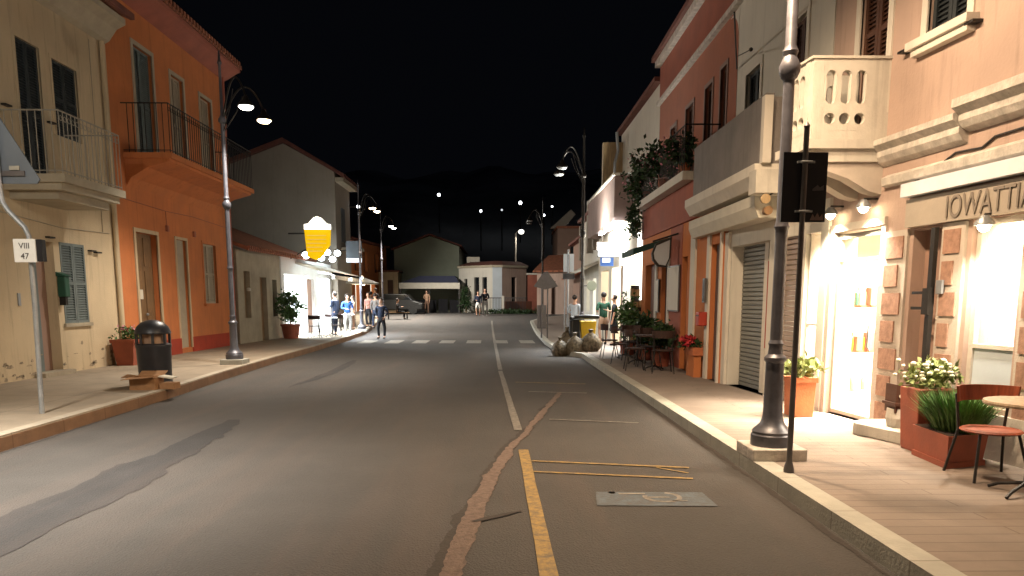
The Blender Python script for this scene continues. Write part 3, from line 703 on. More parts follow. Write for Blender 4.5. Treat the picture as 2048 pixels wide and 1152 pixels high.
MB(F1).lathe((9.3, .7, HR), [(.12, 0), (.17, .22), (.18, .25), (.15, .25)], 14).build('basket', 'terracotta', H); MB(F1).leaves((9.3, .7, .55), (.14, .14, .2), 160, .09, seed=91).build('shop_plant', 'leaf', H)
MB(F1).box(8.9, 9.2, .45, .47, 1.5, 1.95).build('hanging_cloth', 'cloth_blue', H)
dr = MB(F1).box(8.61, 8.66, .04, .1, HR+.02, 2.42).box(9.54, 9.59, .04, .1, HR+.02, 2.42).box(8.66, 9.54, .04, .1, HR+.02, .2).box(8.66, 9.54, .04, .1, 2.36, 2.42).box(8.66, 9.54, .045, .095, 2.08, 2.11).build('glass_door', 'rail_pale', H, 'glazed cafe door with slim dark frame')
MB(F1).tube([(8.72, .0, 1.0), (8.72, -.03, 1.05), (8.72, -.03, 1.3), (8.72, .0, 1.35)], .012).build('handle', 'galv', dr)
MB(F1).box(9.594, 9.68, -.03, .29, HR, 2.454).box(8.53, 8.606, -.02, .29, HR, 2.454).box(8.53, 9.68, -.033, .293, 2.452, 2.54).build('door_frame', 'quoin_white', H)
# window front
wf = MB(F1).box(6.58, 6.64, .05, .1, .6, 2.36).box(7.14, 7.2, .05, .1, .6, 2.36).box(6.64, 7.14, .05, .1, .6, .66).box(6.64, 7.14, .05, .1, 2.3, 2.36).box(6.64, 7.14, .05, .1, 1.14, 1.18).build('window', 'quoin_white', H, 'tall cafe window lit from within')
MB(F1).box(6.64, 7.14, .07, .08, .66, 1.14).build('lower_pane', 'pale_panel', wf)
MB(F1).box(6.72, 7.02, .11, .125, 1.2, 1.85).build('poster', 'e_glow', wf)  # paper glows by emission in place of the light on it
MB(F1).box(5.16, 5.74, .07, .08, .66, 2.3).build('window', 'pale_panel', H)
MB(F1).box(7.62, 8.06, .14, .19, .28, 2.34).build('door', 'brown_door', H, 'plain brown painted door in a recess')
for (u0, u1) in ((8.12, 8.52), (7.26, 7.58), (6.2, 6.52), (5.85, 6.1)):
    q = MB(F1).box(u0, u1, -.03, .0, HR, 2.36).build('pilaster', 'quoin_white', H)
    b = MB(F1); z = .2; k = 0
    while z < 2.2:
        b.box(u0+.05+(.07 if k % 2 else 0), u1-.045, -.045, -.028, z, z+.235); z += .31; k += 1
    b.build('stone_block', 'quoin_block', q)
MB(F1).box(4, 7.25, -.05, 0, HR, .55).build('plinth', 'white_plaster', H)
# mouldings
b = MB(F1); b.prism([(0, 3.2), (-.08, 3.24), (-.12, 3.3), (-.12, 3.36), (-.2, 3.42), (-.2, 3.5), (0, 3.54)], lambda p, q: (-2, p, q), lambda p, q: (7.35, p, q)); b.build('cornice', 'moulding', H)
b = MB(F1); b.prism([(0, 3.1), (-.06, 3.14), (-.1, 3.2), (-.1, 3.26), (-.17, 3.32), (-.17, 3.38), (0, 3.42)], lambda p, q: (7.36, p, q), lambda p, q: (8.72, p, q)); b.build('cornice', 'moulding', H)
b = MB(F1); b.prism([(0, 2.86), (-.06, 2.88), (-.07, 2.96), (0, 3.0)], lambda p, q: (-2, p, q), lambda p, q: (8.6, p, q)); b.build('string_course', 'moulding', H)
for (u0, u1, z0, z1) in ph[4:]:
    shutter(F1, H, u0, u1, z0, z1, 'shutter_brown' if u0 > 8.2 else 'shutter_dark', .08)
    surround(F1, H, u0, u1, z0, z1, 'white_plaster', .09, .02, sill=False)
    if u0 < 8.2: MB(F1).box(u0-.16, u1+.16, -.13, .0, z0-.09, z0-.01).box(u0-.12, u1+.12, -.09, 0, z0-.16, z0-.09).build('sill', 'white_plaster', H)
for u, z in ((8.35, 4.25), (7.35, 4.2), (6.75, 4.42)): MB(F1).box(u-.06, u+.06, -.1, -.001, z-.012, z+.012).build('shutter_hook', 'iron', H)
MB(F1).tube([(5, -.012, 3.12), (6.5, -.012, 3.1), (7.0, -.012, 3.09), (7.15, -.012, 3.02), (7.5, -.012, 3.04), (7.8, -.012, 2.93), (8.3, -.012, 2.8)], .012, 5).build('cable', 'iron', H)
# shop fascia with carved letters
t = thing('shop_fascia', 'grey beige shop fascia with dark capital letters over the cafe window', 'sign', F1(6.5, 0, 2.4))
MB(F1).box(3.0, 8.12, -.07, -.001, 2.37, 2.66).build('board', 'fascia', t)
MB(F1).box(3.0, 8.14, -.13, -.02, 2.69, 2.83).build('trim', 'neon_trim', t, 'pale blue white trim strip')
r0 = F1(7.62, -.073, 2.42); r1 = F1(6.62, -.073, 2.42)
text('lettering', 'IOWATTIAI', .31, 'letters', t, F1(7.5, -.078, 2.405), (r1-r0), (0,0,1), .005, sx=.72)
# balcony
bl = thing('cafe_balcony', 'cream masonry balcony with oval and round cut-outs projecting above the cafe door', 'balcony', F1(9.7, -.3, 3.1))
def pierced(fr, x0, x1, z0, z1, th):
    """a panel with three oblong openings and three round ones, in a local frame (x, depth, z)"""
    b = MB(fr); W = x1-x0; cw = W/3; segs = 12
    rows = [('oval', z1-.30, .115, .17), ('round', z0+.24, 0, 0)]
    zs = z0+.26
    for k in range(3):
        cx = x0+cw*(k+.5)
        for (ca, cb, cz, hh, rr) in ((z0, zs, z0+.13, 0, .062), (zs, z1, (zs+z1)/2-.01, .125, .056)):
            outer, inner = [], []
            N = 24
            for i in range(N):
                a = 2*math.pi*i/N; ix = rr*math.cos(a); iz = rr*math.sin(a)+(hh if math.sin(a) > 0 else -hh if math.sin(a) < 0 else 0)
                inner.append((cx+ix, cz+iz))
                dx, dz = math.cos(a), math.sin(a)
                t = min((cw/2)/abs(dx) if abs(dx) > 1e-6 else 9, ((cb-cz) if dz > 0 else (cz-ca))/abs(dz) if abs(dz) > 1e-6 else 9)
                outer.append((cx+dx*t, cz+dz*t))
            for i in range(N):
                j = (i+1) % N
                for y in (0, th): b.face([(outer[i][0], y, outer[i][1]), (outer[j][0], y, outer[j][1]), (inner[j][0], y, inner[j][1]), (inner[i][0], y, inner[i][1])])
                b.face([(inner[i][0], 0, inner[i][1]), (inner[j][0], 0, inner[j][1]), (inner[j][0], th, inner[j][1]), (inner[i][0], th, inner[i][1])])
            for cxx in (cx-cw/2, cx+cw/2):
                for czz in (ca, cb):   # fill panel corners
                    near = [p for p in outer]
                    near.sort(key=lambda p: (p[0]-cxx)**2+(p[1]-czz)**2)
                    p1 = [p for p in near if abs(p[0]-cxx) < 1e-4]; p2 = [p for p in near if abs(p[1]-czz) < 1e-4]
                    if p1 and p2:
                        for y in (0, th): b.face([(cxx, y, czz), (p1[0][0], y, p1[0][1]), (p2[0][0], y, p2[0][1])])
    return b
U0, U1, DO = 8.66, 9.35, -.87
for u in (U0, U1-.07):
    fr = (lambda u: (lambda x, y, z: F1(u+y, x, z)))(u)
    pierced(fr, -.75, -.24, 3.5, 4.2, .07).build('side_panel', 'balc_cream', bl)
    MB(fr).box(-.87, -.752, 0, .07, 3.4, 4.27).box(-.239, 0, .001, .071, 3.4, 4.27).box(-.752, -.239, .001, .069, 4.2, 4.27).box(-.752, -.239, .001, .069, 3.4, 3.5).build('side_frame', 'balc_cream', bl)
for k in range(1):
    a = U0+.1+k*.52
    fr = lambda x, y, z: F1(x, DO+y, z)
    pierced(fr, a+.07, a+.5, 3.5, 4.2, .06).build('front_panel', 'balc_cream', bl)
b = MB(F1)
for k in range(2): a = U0+.072+k*.52; b.box(a-.0, a+.09, DO-.01, DO+.08, 3.4, 4.27)
b.box(U0+.08, U1-.075, DO+.002, DO+.058, 4.2, 4.269).box(U0+.08, U1-.075, DO+.002, DO+.058, 3.401, 3.5); b.build('front_frame', 'balc_cream', bl)
MB(F1).box(U0-.03, U1+.03, DO-.04, .0, 4.302, 4.35).box(U0+.0, U1, DO+.1, -.0, 4.29, 4.301).build('coping', 'balc_cream', bl) if 0 else MB(F1).box(U0-.02, U0+.09, DO-.03, .0, 4.272, 4.30).box(U0+.09, U1+.02, DO-.03, DO+.09, 4.272, 4.30).build('coping', 'balc_cream', bl)
MB(F1).box(U0-.04, U1+.04, DO-.05, 0, 3.3, 3.398).box(U0+.0, U1, DO, 0, 3.16, 3.3).build('slab', 'balc_cream', bl)
MB(F1).prism([(DO+.02, 3.16), (0, 3.16), (0, 2.8), (-.15, 2.84), (-.4, 2.98), (-.75, 3.1)], lambda p, q: (U0+.03, p, q), lambda p, q: (U0+.2, p, q)).build('bracket', 'quoin_white', bl)
MB(F1).prism([(DO+.02, 3.16), (0, 3.16), (0, 2.8), (-.15, 2.84), (-.4, 2.98), (-.75, 3.1)], lambda p, q: (U1-.2, p, q), lambda p, q: (U1-.03, p, q)).build('bracket', 'quoin_white', bl)
# cafe wall lamps
def cafe_lamp(u, z, label, power, d=-.16):
    t = thing('wall_lamp', label, 'lamp', F1(u, d, z), 'lit lamps over the cafe front')
    MB(F1).tube([(u, 0, z+.1), (u, d, z+.1)], .014).build('arm', 'iron', t)
    MB(F1).lathe((u, 0, z), [(.09, -.02), (.075, .02), (.03, .08)], 14).build('shade', 'galv', t) if 0 else None
    b = MB(); c = F1(u, d, z); b.lathe((c.x, c.y, c.z), [(.085, .0), (.08, .03), (.03, .09)], 14); b.build('shade', 'galv', t, smooth=True)
    MB().ball((c.x, c.y, c.z-.005), .055).build('bulb', 'e_spot', t, smooth=True)
    light('lamp_light', 'SPOT', (c.x, c.y, c.z-.07), power*1.0, SHOP, t, size=.06, angle=128, blend=.9)
cafe_lamp(9.45, 2.66, 'glaring warm lamp over the left jamb of the cafe door', 380)
cafe_lamp(8.75, 2.66, 'glaring warm lamp over the right jamb of the cafe door', 380)
cafe_lamp(6.9, 2.28, 'glaring warm lamp over the tall cafe window', 210, -.12)
light('room_light', 'AREA', F1(9.3, 1.2, 2.85), 1500, SHOP, H, (0,0,-1), (1.8, 1.6), angle=110)
light('room_light', 'AREA', F1(6.9, .7, 2.6), 160, SHOP, H, (0,0,-1), (.9, .6))
# iron bar with bracket
t = thing('iron_bar_lock', 'tall black iron bar with bracket and latch beside the brown door', 'door bar', F1(7.62, -.05, .6))
MB(F1).box(7.60, 7.66, -.09, -.046, .7, 2.33).build('bar', 'iron', t); MB(F1).box(7.585, 7.68, -.12, -.09, 1.45, 1.72).build('latch', 'iron', t)
MB(F1).box(7.68, 7.9, -.085, -.06, 1.66, 1.69).box(7.68, 7.9, -.085, -.06, 1.5, 1.53).build('bracket', 'iron', t)
t = thing('wall_socket', 'small pale switch box on the quoin pilaster beside the cafe window', 'switch box', F1(7.5, -.05, 1.6))
MB(F1).box(7.47, 7.56, -.07, -.045, 1.66, 1.8).build('box', 'galv', t, bevel=.005)
# doorstep
t = thing('doorstep', 'rounded beige stone step in front of the brown door', 'step', F1(7.8, -.3, HR))
b = MB(F1); n = 10
poly = [(7.25, -.052), (7.25, -.4)] + [(7.95+.3*math.sin(R(a))*1.0, -.2-.35*math.cos(R(a))) for a in range(0, 91, 15)] + [(8.25, -.052)]
b.prism(poly, lambda p, q: (p, q, HR), lambda p, q: (p, q, HR+.13)); b.build('step', 'balc_cream', t, bevel=.01)

# ---- white house with garage
H = thing('white_garage_house', 'pale plastered house with grey roof terrace over a roller shutter garage', 'house', (4.5, 12.2, HR))
FU = Fr(1, 4.30, 9.95, 4.40, 22)
FG = Fr(1, 4.05, 11.85, 3.9, 14)   # street wall of the garage
MB(FU).wall(10.01, 14.1, 3.0, 6.85, [(10.9, 11.5, 3.6, 5.6), (12.8, 13.55, 3.6, 5.48)], .3).build('wall', 'ivory', H)
for (u0, u1, z0, z1) in ((10.9, 11.5, 3.6, 5.6), (12.8, 13.55, 3.6, 5.48)):
    shutter(FU, H, u0, u1, z0, z1, 'shutter_brown' if u0 < 11 else 'shutter_dark', .1); surround(FU, H, u0, u1, z0, z1, 'white_plaster', .1, .02, sill=False)
gh = [(11.35, 12.85, HR, 2.5)]
MB(F1).wall(9.882, 11.1, 0, 3.08, [(9.9, 10.32, .5, 2.5), (10.42, 10.95, HR, 2.5)], .3).build('ground_wall', 'ivory', H)
MB(F1).box(9.9, 10.32, .05, .09, .5, .56).box(9.9, 9.94, .05, .09, .56, 2.5).box(10.28, 10.32, .05, .09, .56, 2.5).box(9.94, 10.28, .05, .09, 1.25, 1.28).build('display_window', 'white_plaster', H)
MB(FG).wall(11.101, 13.05, 0, 3.08, gh, .3).build('ground_wall', 'ivory', H)
def roller(fr, u0, u1, z0, z1, d, m, parent, label):
    b = MB(fr); z = z0
    while z < z1: b.prism([(d, 0), (d-.02, .01), (d-.02, .06), (d, .07), (d+.02, .07), (d+.02, 0)], lambda p, q, z=z: (u0, p, z+q), lambda p, q, z=z: (u1, p, z+q)); z += .073
    return b.build('roller_shutter', m, parent, label)
roller(F1, 10.42, 10.95, HR, 2.5, .06, 'roller', H, 'narrow brownish roller shutter')
roller(FG, 11.75, 12.85, HR, 2.5, .22, 'roller_grey', H, 'wide grey garage shutter')
MB(FG).box(11.35, 11.62, .1, .2, .85, 2.2).build('panel', 'red_plinth', H, 'dark red panel beside the garage')
MB(FG).box(11.62, 11.75, .1, .3, HR, 2.5).build('door_post', 'white_plaster', H)
MB(FG).box(12.9, 13.08, -.05, 0, HR, 2.75).build('pilaster', 'white_plaster', H)
MB(F1).box(9.69, 9.87, -.04, 0, HR, 2.9).build('pillar', 'white_plaster', H)
FT = Fr(1, 3.72)
tr = MB(FT).box(10.78, 14.6, 0, .1, 3.5, 4.42).build('terrace_parapet', 'parapet', H, 'long dark grey terrace parapet')
MB(FT).box(10.78, 10.86, .1, .62, 3.5, 4.42).box(10.76, 14.62, -.0, .12, 4.42, 4.46).build('parapet_end', 'parapet', tr)
b = MB(FT); b.prism([(-.04, 3.2), (-.1, 3.3), (-.14, 3.36), (-.14, 3.5), (.6, 3.5), (.6, 3.2)], lambda p, q: (10.7, p, q), lambda p, q: (14.65, p, q)); b.build('terrace_slab', 'white_plaster', H)
b = MB(FT); b.prism([(.02, 2.78), (-.05, 2.95), (-.05, 3.1), (.35, 3.1), (.35, 2.78)], lambda p, q: (10.9, p, q), lambda p, q: (14.65, p, q)); b.build('awning_box', 'canvas', H, 'rolled beige awning under the terrace')
b = MB(FT); b.box(10.55, 10.85, -.16, .62, 3.08, 3.4); b.build('terrace_end', 'balc_cream', H)
MB().box(3.66, 3.78, 10.62, 10.74, 3.5, 4.4).build('corner_post', 'white_plaster', H)
b = MB(FG); b.box(10.02, 13.05, 4, 4.2, 0, 6.8); b.build('back_wall', 'ivory', H)
t = thing('wall_spotlight', 'round spotlight, beige reflection painted on its head, on a bracket at the near end of the terrace slab', 'light', (3.75, 10.6, 2.8))
MB().tube([(3.85, 10.62, 3.1), (3.68, 10.55, 3.0)], .012).build('arm', 'iron', t)
MB().lathe((3.68, 10.5, 2.99), [(.02, .12), (.055, .06), (.068, -.03), (.06, -.035)], 16, 'y').build('head', 'wood_light', t, smooth=True)  # beige reflection put into the colour of the head
MB().lathe((3.72, 10.5, 2.83), [(.06, -.05), (.06, .05)], 16, 'y').build('rear_cap', 'wood_door', t)
t = thing('flag_bracket', 'thin diagonal iron rod bracket on the pale upper wall', 'bracket', FU(13.4, -.2, 5.9))
MB().tube([(4.3, 14.05, 5.75), (3.3, 11.0, 5.6)], .013, 6).build('rod', 'iron', t)
MB().tube([(4.05, 13.2, 5.7), (3.75, 11.6, 5.3)], .009, 5).ball((3.75, 11.6, 5.3), .03).build('stay', 'iron', t)

# ---- orange restaurant house
H = thing('orange_restaurant', 'orange plastered two storey house with pale cornices and plant filled balcony, restaurant below', 'house', (4.4, 17.5, HR))
uo = [(14.75, 15.15, 3.6, 6.05), (15.75, 16.3, 3.6, 6.0), (17.3, 18.0, 4.3, 6.0), (19.0, 19.6, 4.3, 5.9)]
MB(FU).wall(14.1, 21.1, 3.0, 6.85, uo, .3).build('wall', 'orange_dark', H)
MB(FU).box(10.0, 21.1, -.02, .3, 6.95, 7.85).build('attic', 'wall_dark_red', H)
MB(FU).box(10.0, 21.15, -.1, .3, 6.85, 6.95).box(10.0, 21.15, -.16, .3, 7.85, 8.0).build('cornice', 'moulding', H)
MB(FU).box(10, 21.2, -.25, .3, 8.0, 8.12).build('roof', 'tile_dark', H)
b = MB(FU)   # rounded pale border where the neighbour's paint ends
pts = [(14.1, 3.3)] + [(14.1, 6.2)] + [(14.1+.55*(1-math.cos(R(a))), 6.3+.5*math.sin(R(a))) for a in range(10, 91, 10)]
b.prism(pts + [(14.1, 6.85)], lambda p, q: (p, -.006, q), lambda p, q: (p, .0, q)); b.build('paint_edge', 'ivory', H)
for (u0, u1, z0, z1) in uo:
    shutter(FU, H, u0, u1, z0, z1, 'shutter_brown', .1); surround(FU, H, u0, u1, z0, z1, 'mauve', .08, .02, sill=False)
FR = Fr(1, 3.90, 13, 3.85, 21)
gr = [(13.2, 13.75, HR, 2.6), (15.5, 15.9, HR, 2.5), (17.2, 17.9, HR, 2.4), (18.6, 19.8, HR, 2.5)]
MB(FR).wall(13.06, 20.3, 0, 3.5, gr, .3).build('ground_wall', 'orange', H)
MB(FR).box(15.95, 20.3, -.015, 0, HR, 3.5).build('wall_cladding', 'wall_dark_red', H) if 0 else None
for (u0, u1, m) in ((13.1, 13.18, 'white_plaster'), (13.8, 13.98, 'ivory'), (14.8, 15.15, 'ivory'), (17.0, 17.15, 'ivory'), (18.3, 18.5, 'ivory')):
    MB(FR).box(u0, u1, -.04, 0, HR, 3.05).build('pilaster', m, H)
MB(FR).box(13.2, 13.75, .08, .13, HR, 2.6).build('door', 'galv_dark', H, 'flat grey door')
MB(FR).box(15.5, 15.9, .1, .15, HR, 2.5).box(17.2, 17.9, .1, .15, HR, 2.4).build('shutter', 'shutter_brown', H)
MB(FR).box(18.6, 19.8, .15, .2, HR, 2.5).build('doorway', 'mauve', H)
MB(FR).box(15.95, 17.0, -.012, 0, HR, 3.4).build('dark_panel', 'wall_dark_red', H)
bl = MB(FT).box(15.0, 20.2, -.12, .6, 3.95, 4.12).build('balcony', 'ivory', H)
b = MB(FT)
for i in range(40): b.tube([(15.05+i*.13, -.08, 4.12), (15.05+i*.13, -.08, 5.0)], .008, 4)
b.tube([(15.0, .6, 5.0), (15.0, -.08, 5.0), (20.2, -.08, 5.0)], .015, 5).build('railing', 'iron', bl)
MB(FT).box(14.7, 20.3, .1, .7, 3.2, 3.95).build('beam', 'wall_dark_red', H)
b = MB(); b.prism([(3.0, 2.75), (3.85, 3.0), (3.85, 2.9), (3.0, 2.6)], lambda p, q: (p, 16.9, q), lambda p, q: (p, 18.5, q)); b.build('awning', 'canvas_green', H)
for (u, z, r, n, mt, lab, sd) in ((15.6, 4.6, (.35, .4, .45), 500, 'leaf_dark', 'dark balcony plant with trailing leaves nearest the grey terrace', 3), (17.6, 4.7, (.4, .7, .5), 800, 'leaf_dark', 'broad dark flowering plant in the middle of the iron balcony', 5), (19.6, 4.7, (.45, .7, .75), 900, 'leaf_dark', 'tall bushy plant spilling over the far end of the iron balcony', 8)):
    t = thing('balcony_plant', lab, 'plant', (3.66, u, 4.12), 'plants on the iron railed balcony')
    MB().leaves((3.6, u, z), r, n, .13, seed=sd).build('foliage', mt, t)
    MB().leaves((3.55, u, z), (r[0], r[1], r[2]), 50, .07, seed=sd+20).build('flowers', 'flower_pink', t)
    MB().lathe((3.78, u, 4.12), [(.09, 0), (.13, .22), (.14, .24), (.1, .2)], 12).build('pot', 'terracotta', t)
t = thing('climbing_plant', 'dark creeper hanging down the wall from the far end of the iron balcony', 'plant', (3.6, 20.3, 2.6))
MB().leaves((3.6, 20.2, 3.7), (.2, .3, .5), 450, .12, seed=33).build('foliage', 'leaf_dark', t)
# menu boards, lantern sign, letterbox and so on
def board(name, u0, u1, z0, z1, m, label, cat, d=-.06, fr=FR, frame='galv_dark'):
    t = thing(name, label, cat, fr((u0+u1)/2, d, z0)); MB(fr).box(u0, u1, d, d+.03, z0, z1).build('frame', frame, t)
    MB(fr).box(u0+.03, u1-.03, d-.004, d-.001, z0+.03, z1-.03).build('panel', m, t); return t
board('menu_board', 15.98, 16.95, 1.35, 2.35, 'ivory', 'large pale menu board on the dark red wall below the glass lantern sign', 'menu board')
board('menu_board', 17.95, 18.28, 1.3, 2.1, 'ivory', 'narrow pale menu panel further along the restaurant wall', 'menu board')
t = board('wall_monitor', 13.82, 13.98, 1.55, 2.0, 'sign_black', 'small black box fixed on the pale pillar by the grey door', 'wall box', -.1)
t = thing('letterbox', 'red letterbox on the orange wall beside the grey door', 'letterbox', FR(13.9, -.1, 1.1))
MB(FR).box(13.78, 14.02, -.2, -.041, 1.12, 1.38).build('box', 'red_box', t, bevel=.02); MB(FR).box(13.8, 14.0, -.203, -.2, 1.3, 1.32).build('slot', 'sign_black', t)
t = thing('lantern_sign', 'tall glazed sign in a black frame hanging from a bracket on the dark red wall', 'sign', (3.6, 16.2, 2.3))
b = MB(); b.prism([(3.3, 2.45), (3.42, 2.32), (3.6, 2.3), (3.68, 2.5), (3.7, 2.95), (3.36, 2.8), (3.28, 2.6)], lambda p, q: (p, 16.2, q), lambda p, q: (p, 16.3, q)); b.build('frame', 'iron', t)
b = MB(); b.prism([(3.34, 2.48), (3.44, 2.36), (3.58, 2.34), (3.65, 2.5), (3.66, 2.88), (3.38, 2.76), (3.32, 2.6)], lambda p, q: (p, 16.19, q), lambda p, q: (p, 16.2, q)); b.build('glass', 'pale_panel', t)
MB().tube([(3.85, 16.25, 3.02), (3.3, 16.25, 2.85)], .02).build('bracket', 'iron', t)

# ---- tall ivory house, then projecting bay, then the far row
H = thing('tall_ivory_house', 'tall pale grey house with sloping eave behind the plant balcony', 'house', (4.4, 24, HR))
MB(Fr(1, 4.42)).box(21.1, 27.8, 0, .4, 3.4, 7.5).build('wall', 'ivory', H)
MB(Fr(1, 4.42)).box(21.1, 27.9, -.2, .5, 7.5, 7.62).build('eave', 'tile_dark', H)
MB(Fr(1, 4.42)).box(27.5, 27.8, -.7, 0, 4.5, 7.2).build('side_strip', 'wood_light', H, 'beige end of wall')
MB().tube([(3.95, 25.9, 7.2), (4.0, 25.9, 6.6), (3.9, 25.9, 6.2), (3.9, 25.9, 4.6)], .05).build('downpipe', 'galv', H)
MB(Fr(1, 4.42)).box(20.4, 27.8, 4, 4.3, 0, 7.5).build('back_wall', 'ivory', H)
H = thing('bay_shop', 'building with mauve brown projecting bay over a brilliantly lit shopfront', 'shop', (4, 25.5, HR))
MB().box(3.5, 4.42, 23.2, 30, 4.0, 5.35).build('bay', 'mauve', H, 'mauve brown projecting bay')
MB().box(3.45, 4.42, 23.1, 30.1, 5.35, 5.42).build('bay_coping', 'ivory', H)
MB(Fr(1, 3.95)).wall(20.35, 30, 0, 4.0, [(21.1, 22.6, HR, 3.0), (24, 26.4, HR, 2.7), (27.2, 29.2, .8, 2.7)], .3).build('wall', 'interior', H)
MB().box(6.6, 6.7, 20.4, 30, 0, 4).box(4.25, 6.6, 20.4, 20.5, 0, 4).box(4.25, 6.6, 29.9, 30, 0, 4).box(4.25, 6.7, 20.4, 30, 3.3, 3.4).build('interior_wall', 'interior', H)
MB(Fr(1, 3.95)).box(20.4, 20.95, -.12, .0, 1.6, 3.45).build('lit_panel', 'e_panel', H, 'tall glowing white panel')
MB(Fr(1, 3.95)).box(24, 25.0, .1, .15, HR, 2.7).build('door', 'brown_door', H)
b = MB(Fr(1, 3.95))
for i in range(6):
    for k in range(3): b.box(21.2+i*.22, 21.34+i*.22, .5+.1*k, .6+.1*k, .5+k*.5, .85+k*.5)
b.build('shop_goods', 'terracotta', H)
for u in (23.6, 25.2, 26.9): MB(Fr(1, 3.95)).box(u-.5, u+.5, -.35, -.25, 3.92, 3.97).build('soffit_tube', 'e_cool', H)
light('soffit_light', 'AREA', (3.45, 24.6, 3.2), 700, (1, .97, .85), H, (.05, -.1, 1), (.5, 2.5))
light('soffit_light', 'AREA', (3.7, 24.2, 3.85), 230, (.93, .98, 1.0), H, (-.1, -.25, -1), (.5, 2.5), angle=85)
light('room_light', 'POINT', (4.9, 21.9, 2.6), 450, (1, .93, .8), H, size=.3)
light('room_light', 'POINT', (4.9, 25.6, 2.4), 300, (1, .93, .8), H, size=.3)
t = thing('lightbox_sign', 'long glowing white lightbox sign hanging under the mauve bay', 'sign', (3.7, 24.9, 3.05))
MB().box(3.24, 4.12, 24.95, 25.1, 3.02, 3.5).build('case', 'galv_dark', t); MB().box(3.26, 4.08, 24.93, 24.948, 3.04, 3.42).build('face', 'e_box', t)
MB().tube([(3.4, 25.03, 3.5), (3.4, 25.03, 4.0)], .02).tube([(4.0, 25.03, 3.5), (4.0, 25.03, 4.0)], .02).build('hanger', 'iron', t)
t = thing('blue_sign', 'small blue sign with pale top hanging just below the white lightbox', 'sign', (3.55, 24.9, 2.7))
MB().box(3.34, 3.78, 24.96, 25.04, 2.72, 3.0).build('panel', 'sign_blue', t); MB().box(3.4, 3.66, 24.945, 24.96, 2.84, 2.98).build('stripe', 'e_far2', t)
for k, (y0, y1, x, h, m, nm, lab) in enumerate(((30.1, 36, 4.0, 5.2, 'ivory', 'far_row_house', 'narrow pale house with lean-to roof just past the mauve bay'), (36, 44, 4.3, 4.7, 'brown_door', 'far_row_house', 'low brownish house at the far end of the right row'))):
    H = thing(nm, lab, 'house', (x, (y0+y1)/2, HR))
    MB(Fr(1, x)).wall(y0, y1, 0, h, [(y0+1, y0+2, gz(y0)+.1, 2.5), (y0+3.2, y0+4.4, 1.1, 2.5)], .3).build('wall', m, H)
    MB(Fr(1, x)).box(y0, y1, 4, 4.2, 0, h).box(y0, y0+.2, .3, 4, 0, h).box(y1-.2, y1, .3, 4, 0, h).build('back_wall', m, H)
    MB(Fr(1, x)).box(y0+1, y0+2, .2, .25, .1, 2.5).build('door', 'e_panel' if k == 0 else 'brown_door', H)  # nearer house: emission put into the door leaf
    MB(Fr(1, x)).box(y0+3.2, y0+4.4, .2, .25, 1.1, 2.5).build('window', 'e_glow' if k == 0 else 'shutter_dark', H)
    MB(Fr(1, x)).prism([(-.7, 2.85), (0, 3.2), (0, 3.08), (-.7, 2.75)], lambda p, q: (y0+.2, p, q), lambda p, q: (y1-.2, p, q)).build('awning', 'canvas' if k == 0 else 'tile', H)
    MB(Fr(1, x)).box(y0, y1, -.3, 4.2, h, h+.12).build('roof', 'tile_dark', H)
    for j, (a, c) in enumerate(((y0+.3, y0+.5), (y0+2.2, y0+2.6))): MB(Fr(1, x)).box(a, c, -.25, 0, 3.6, h+.4+.2*j).build('chimney_breast', 'grey_plaster', H)

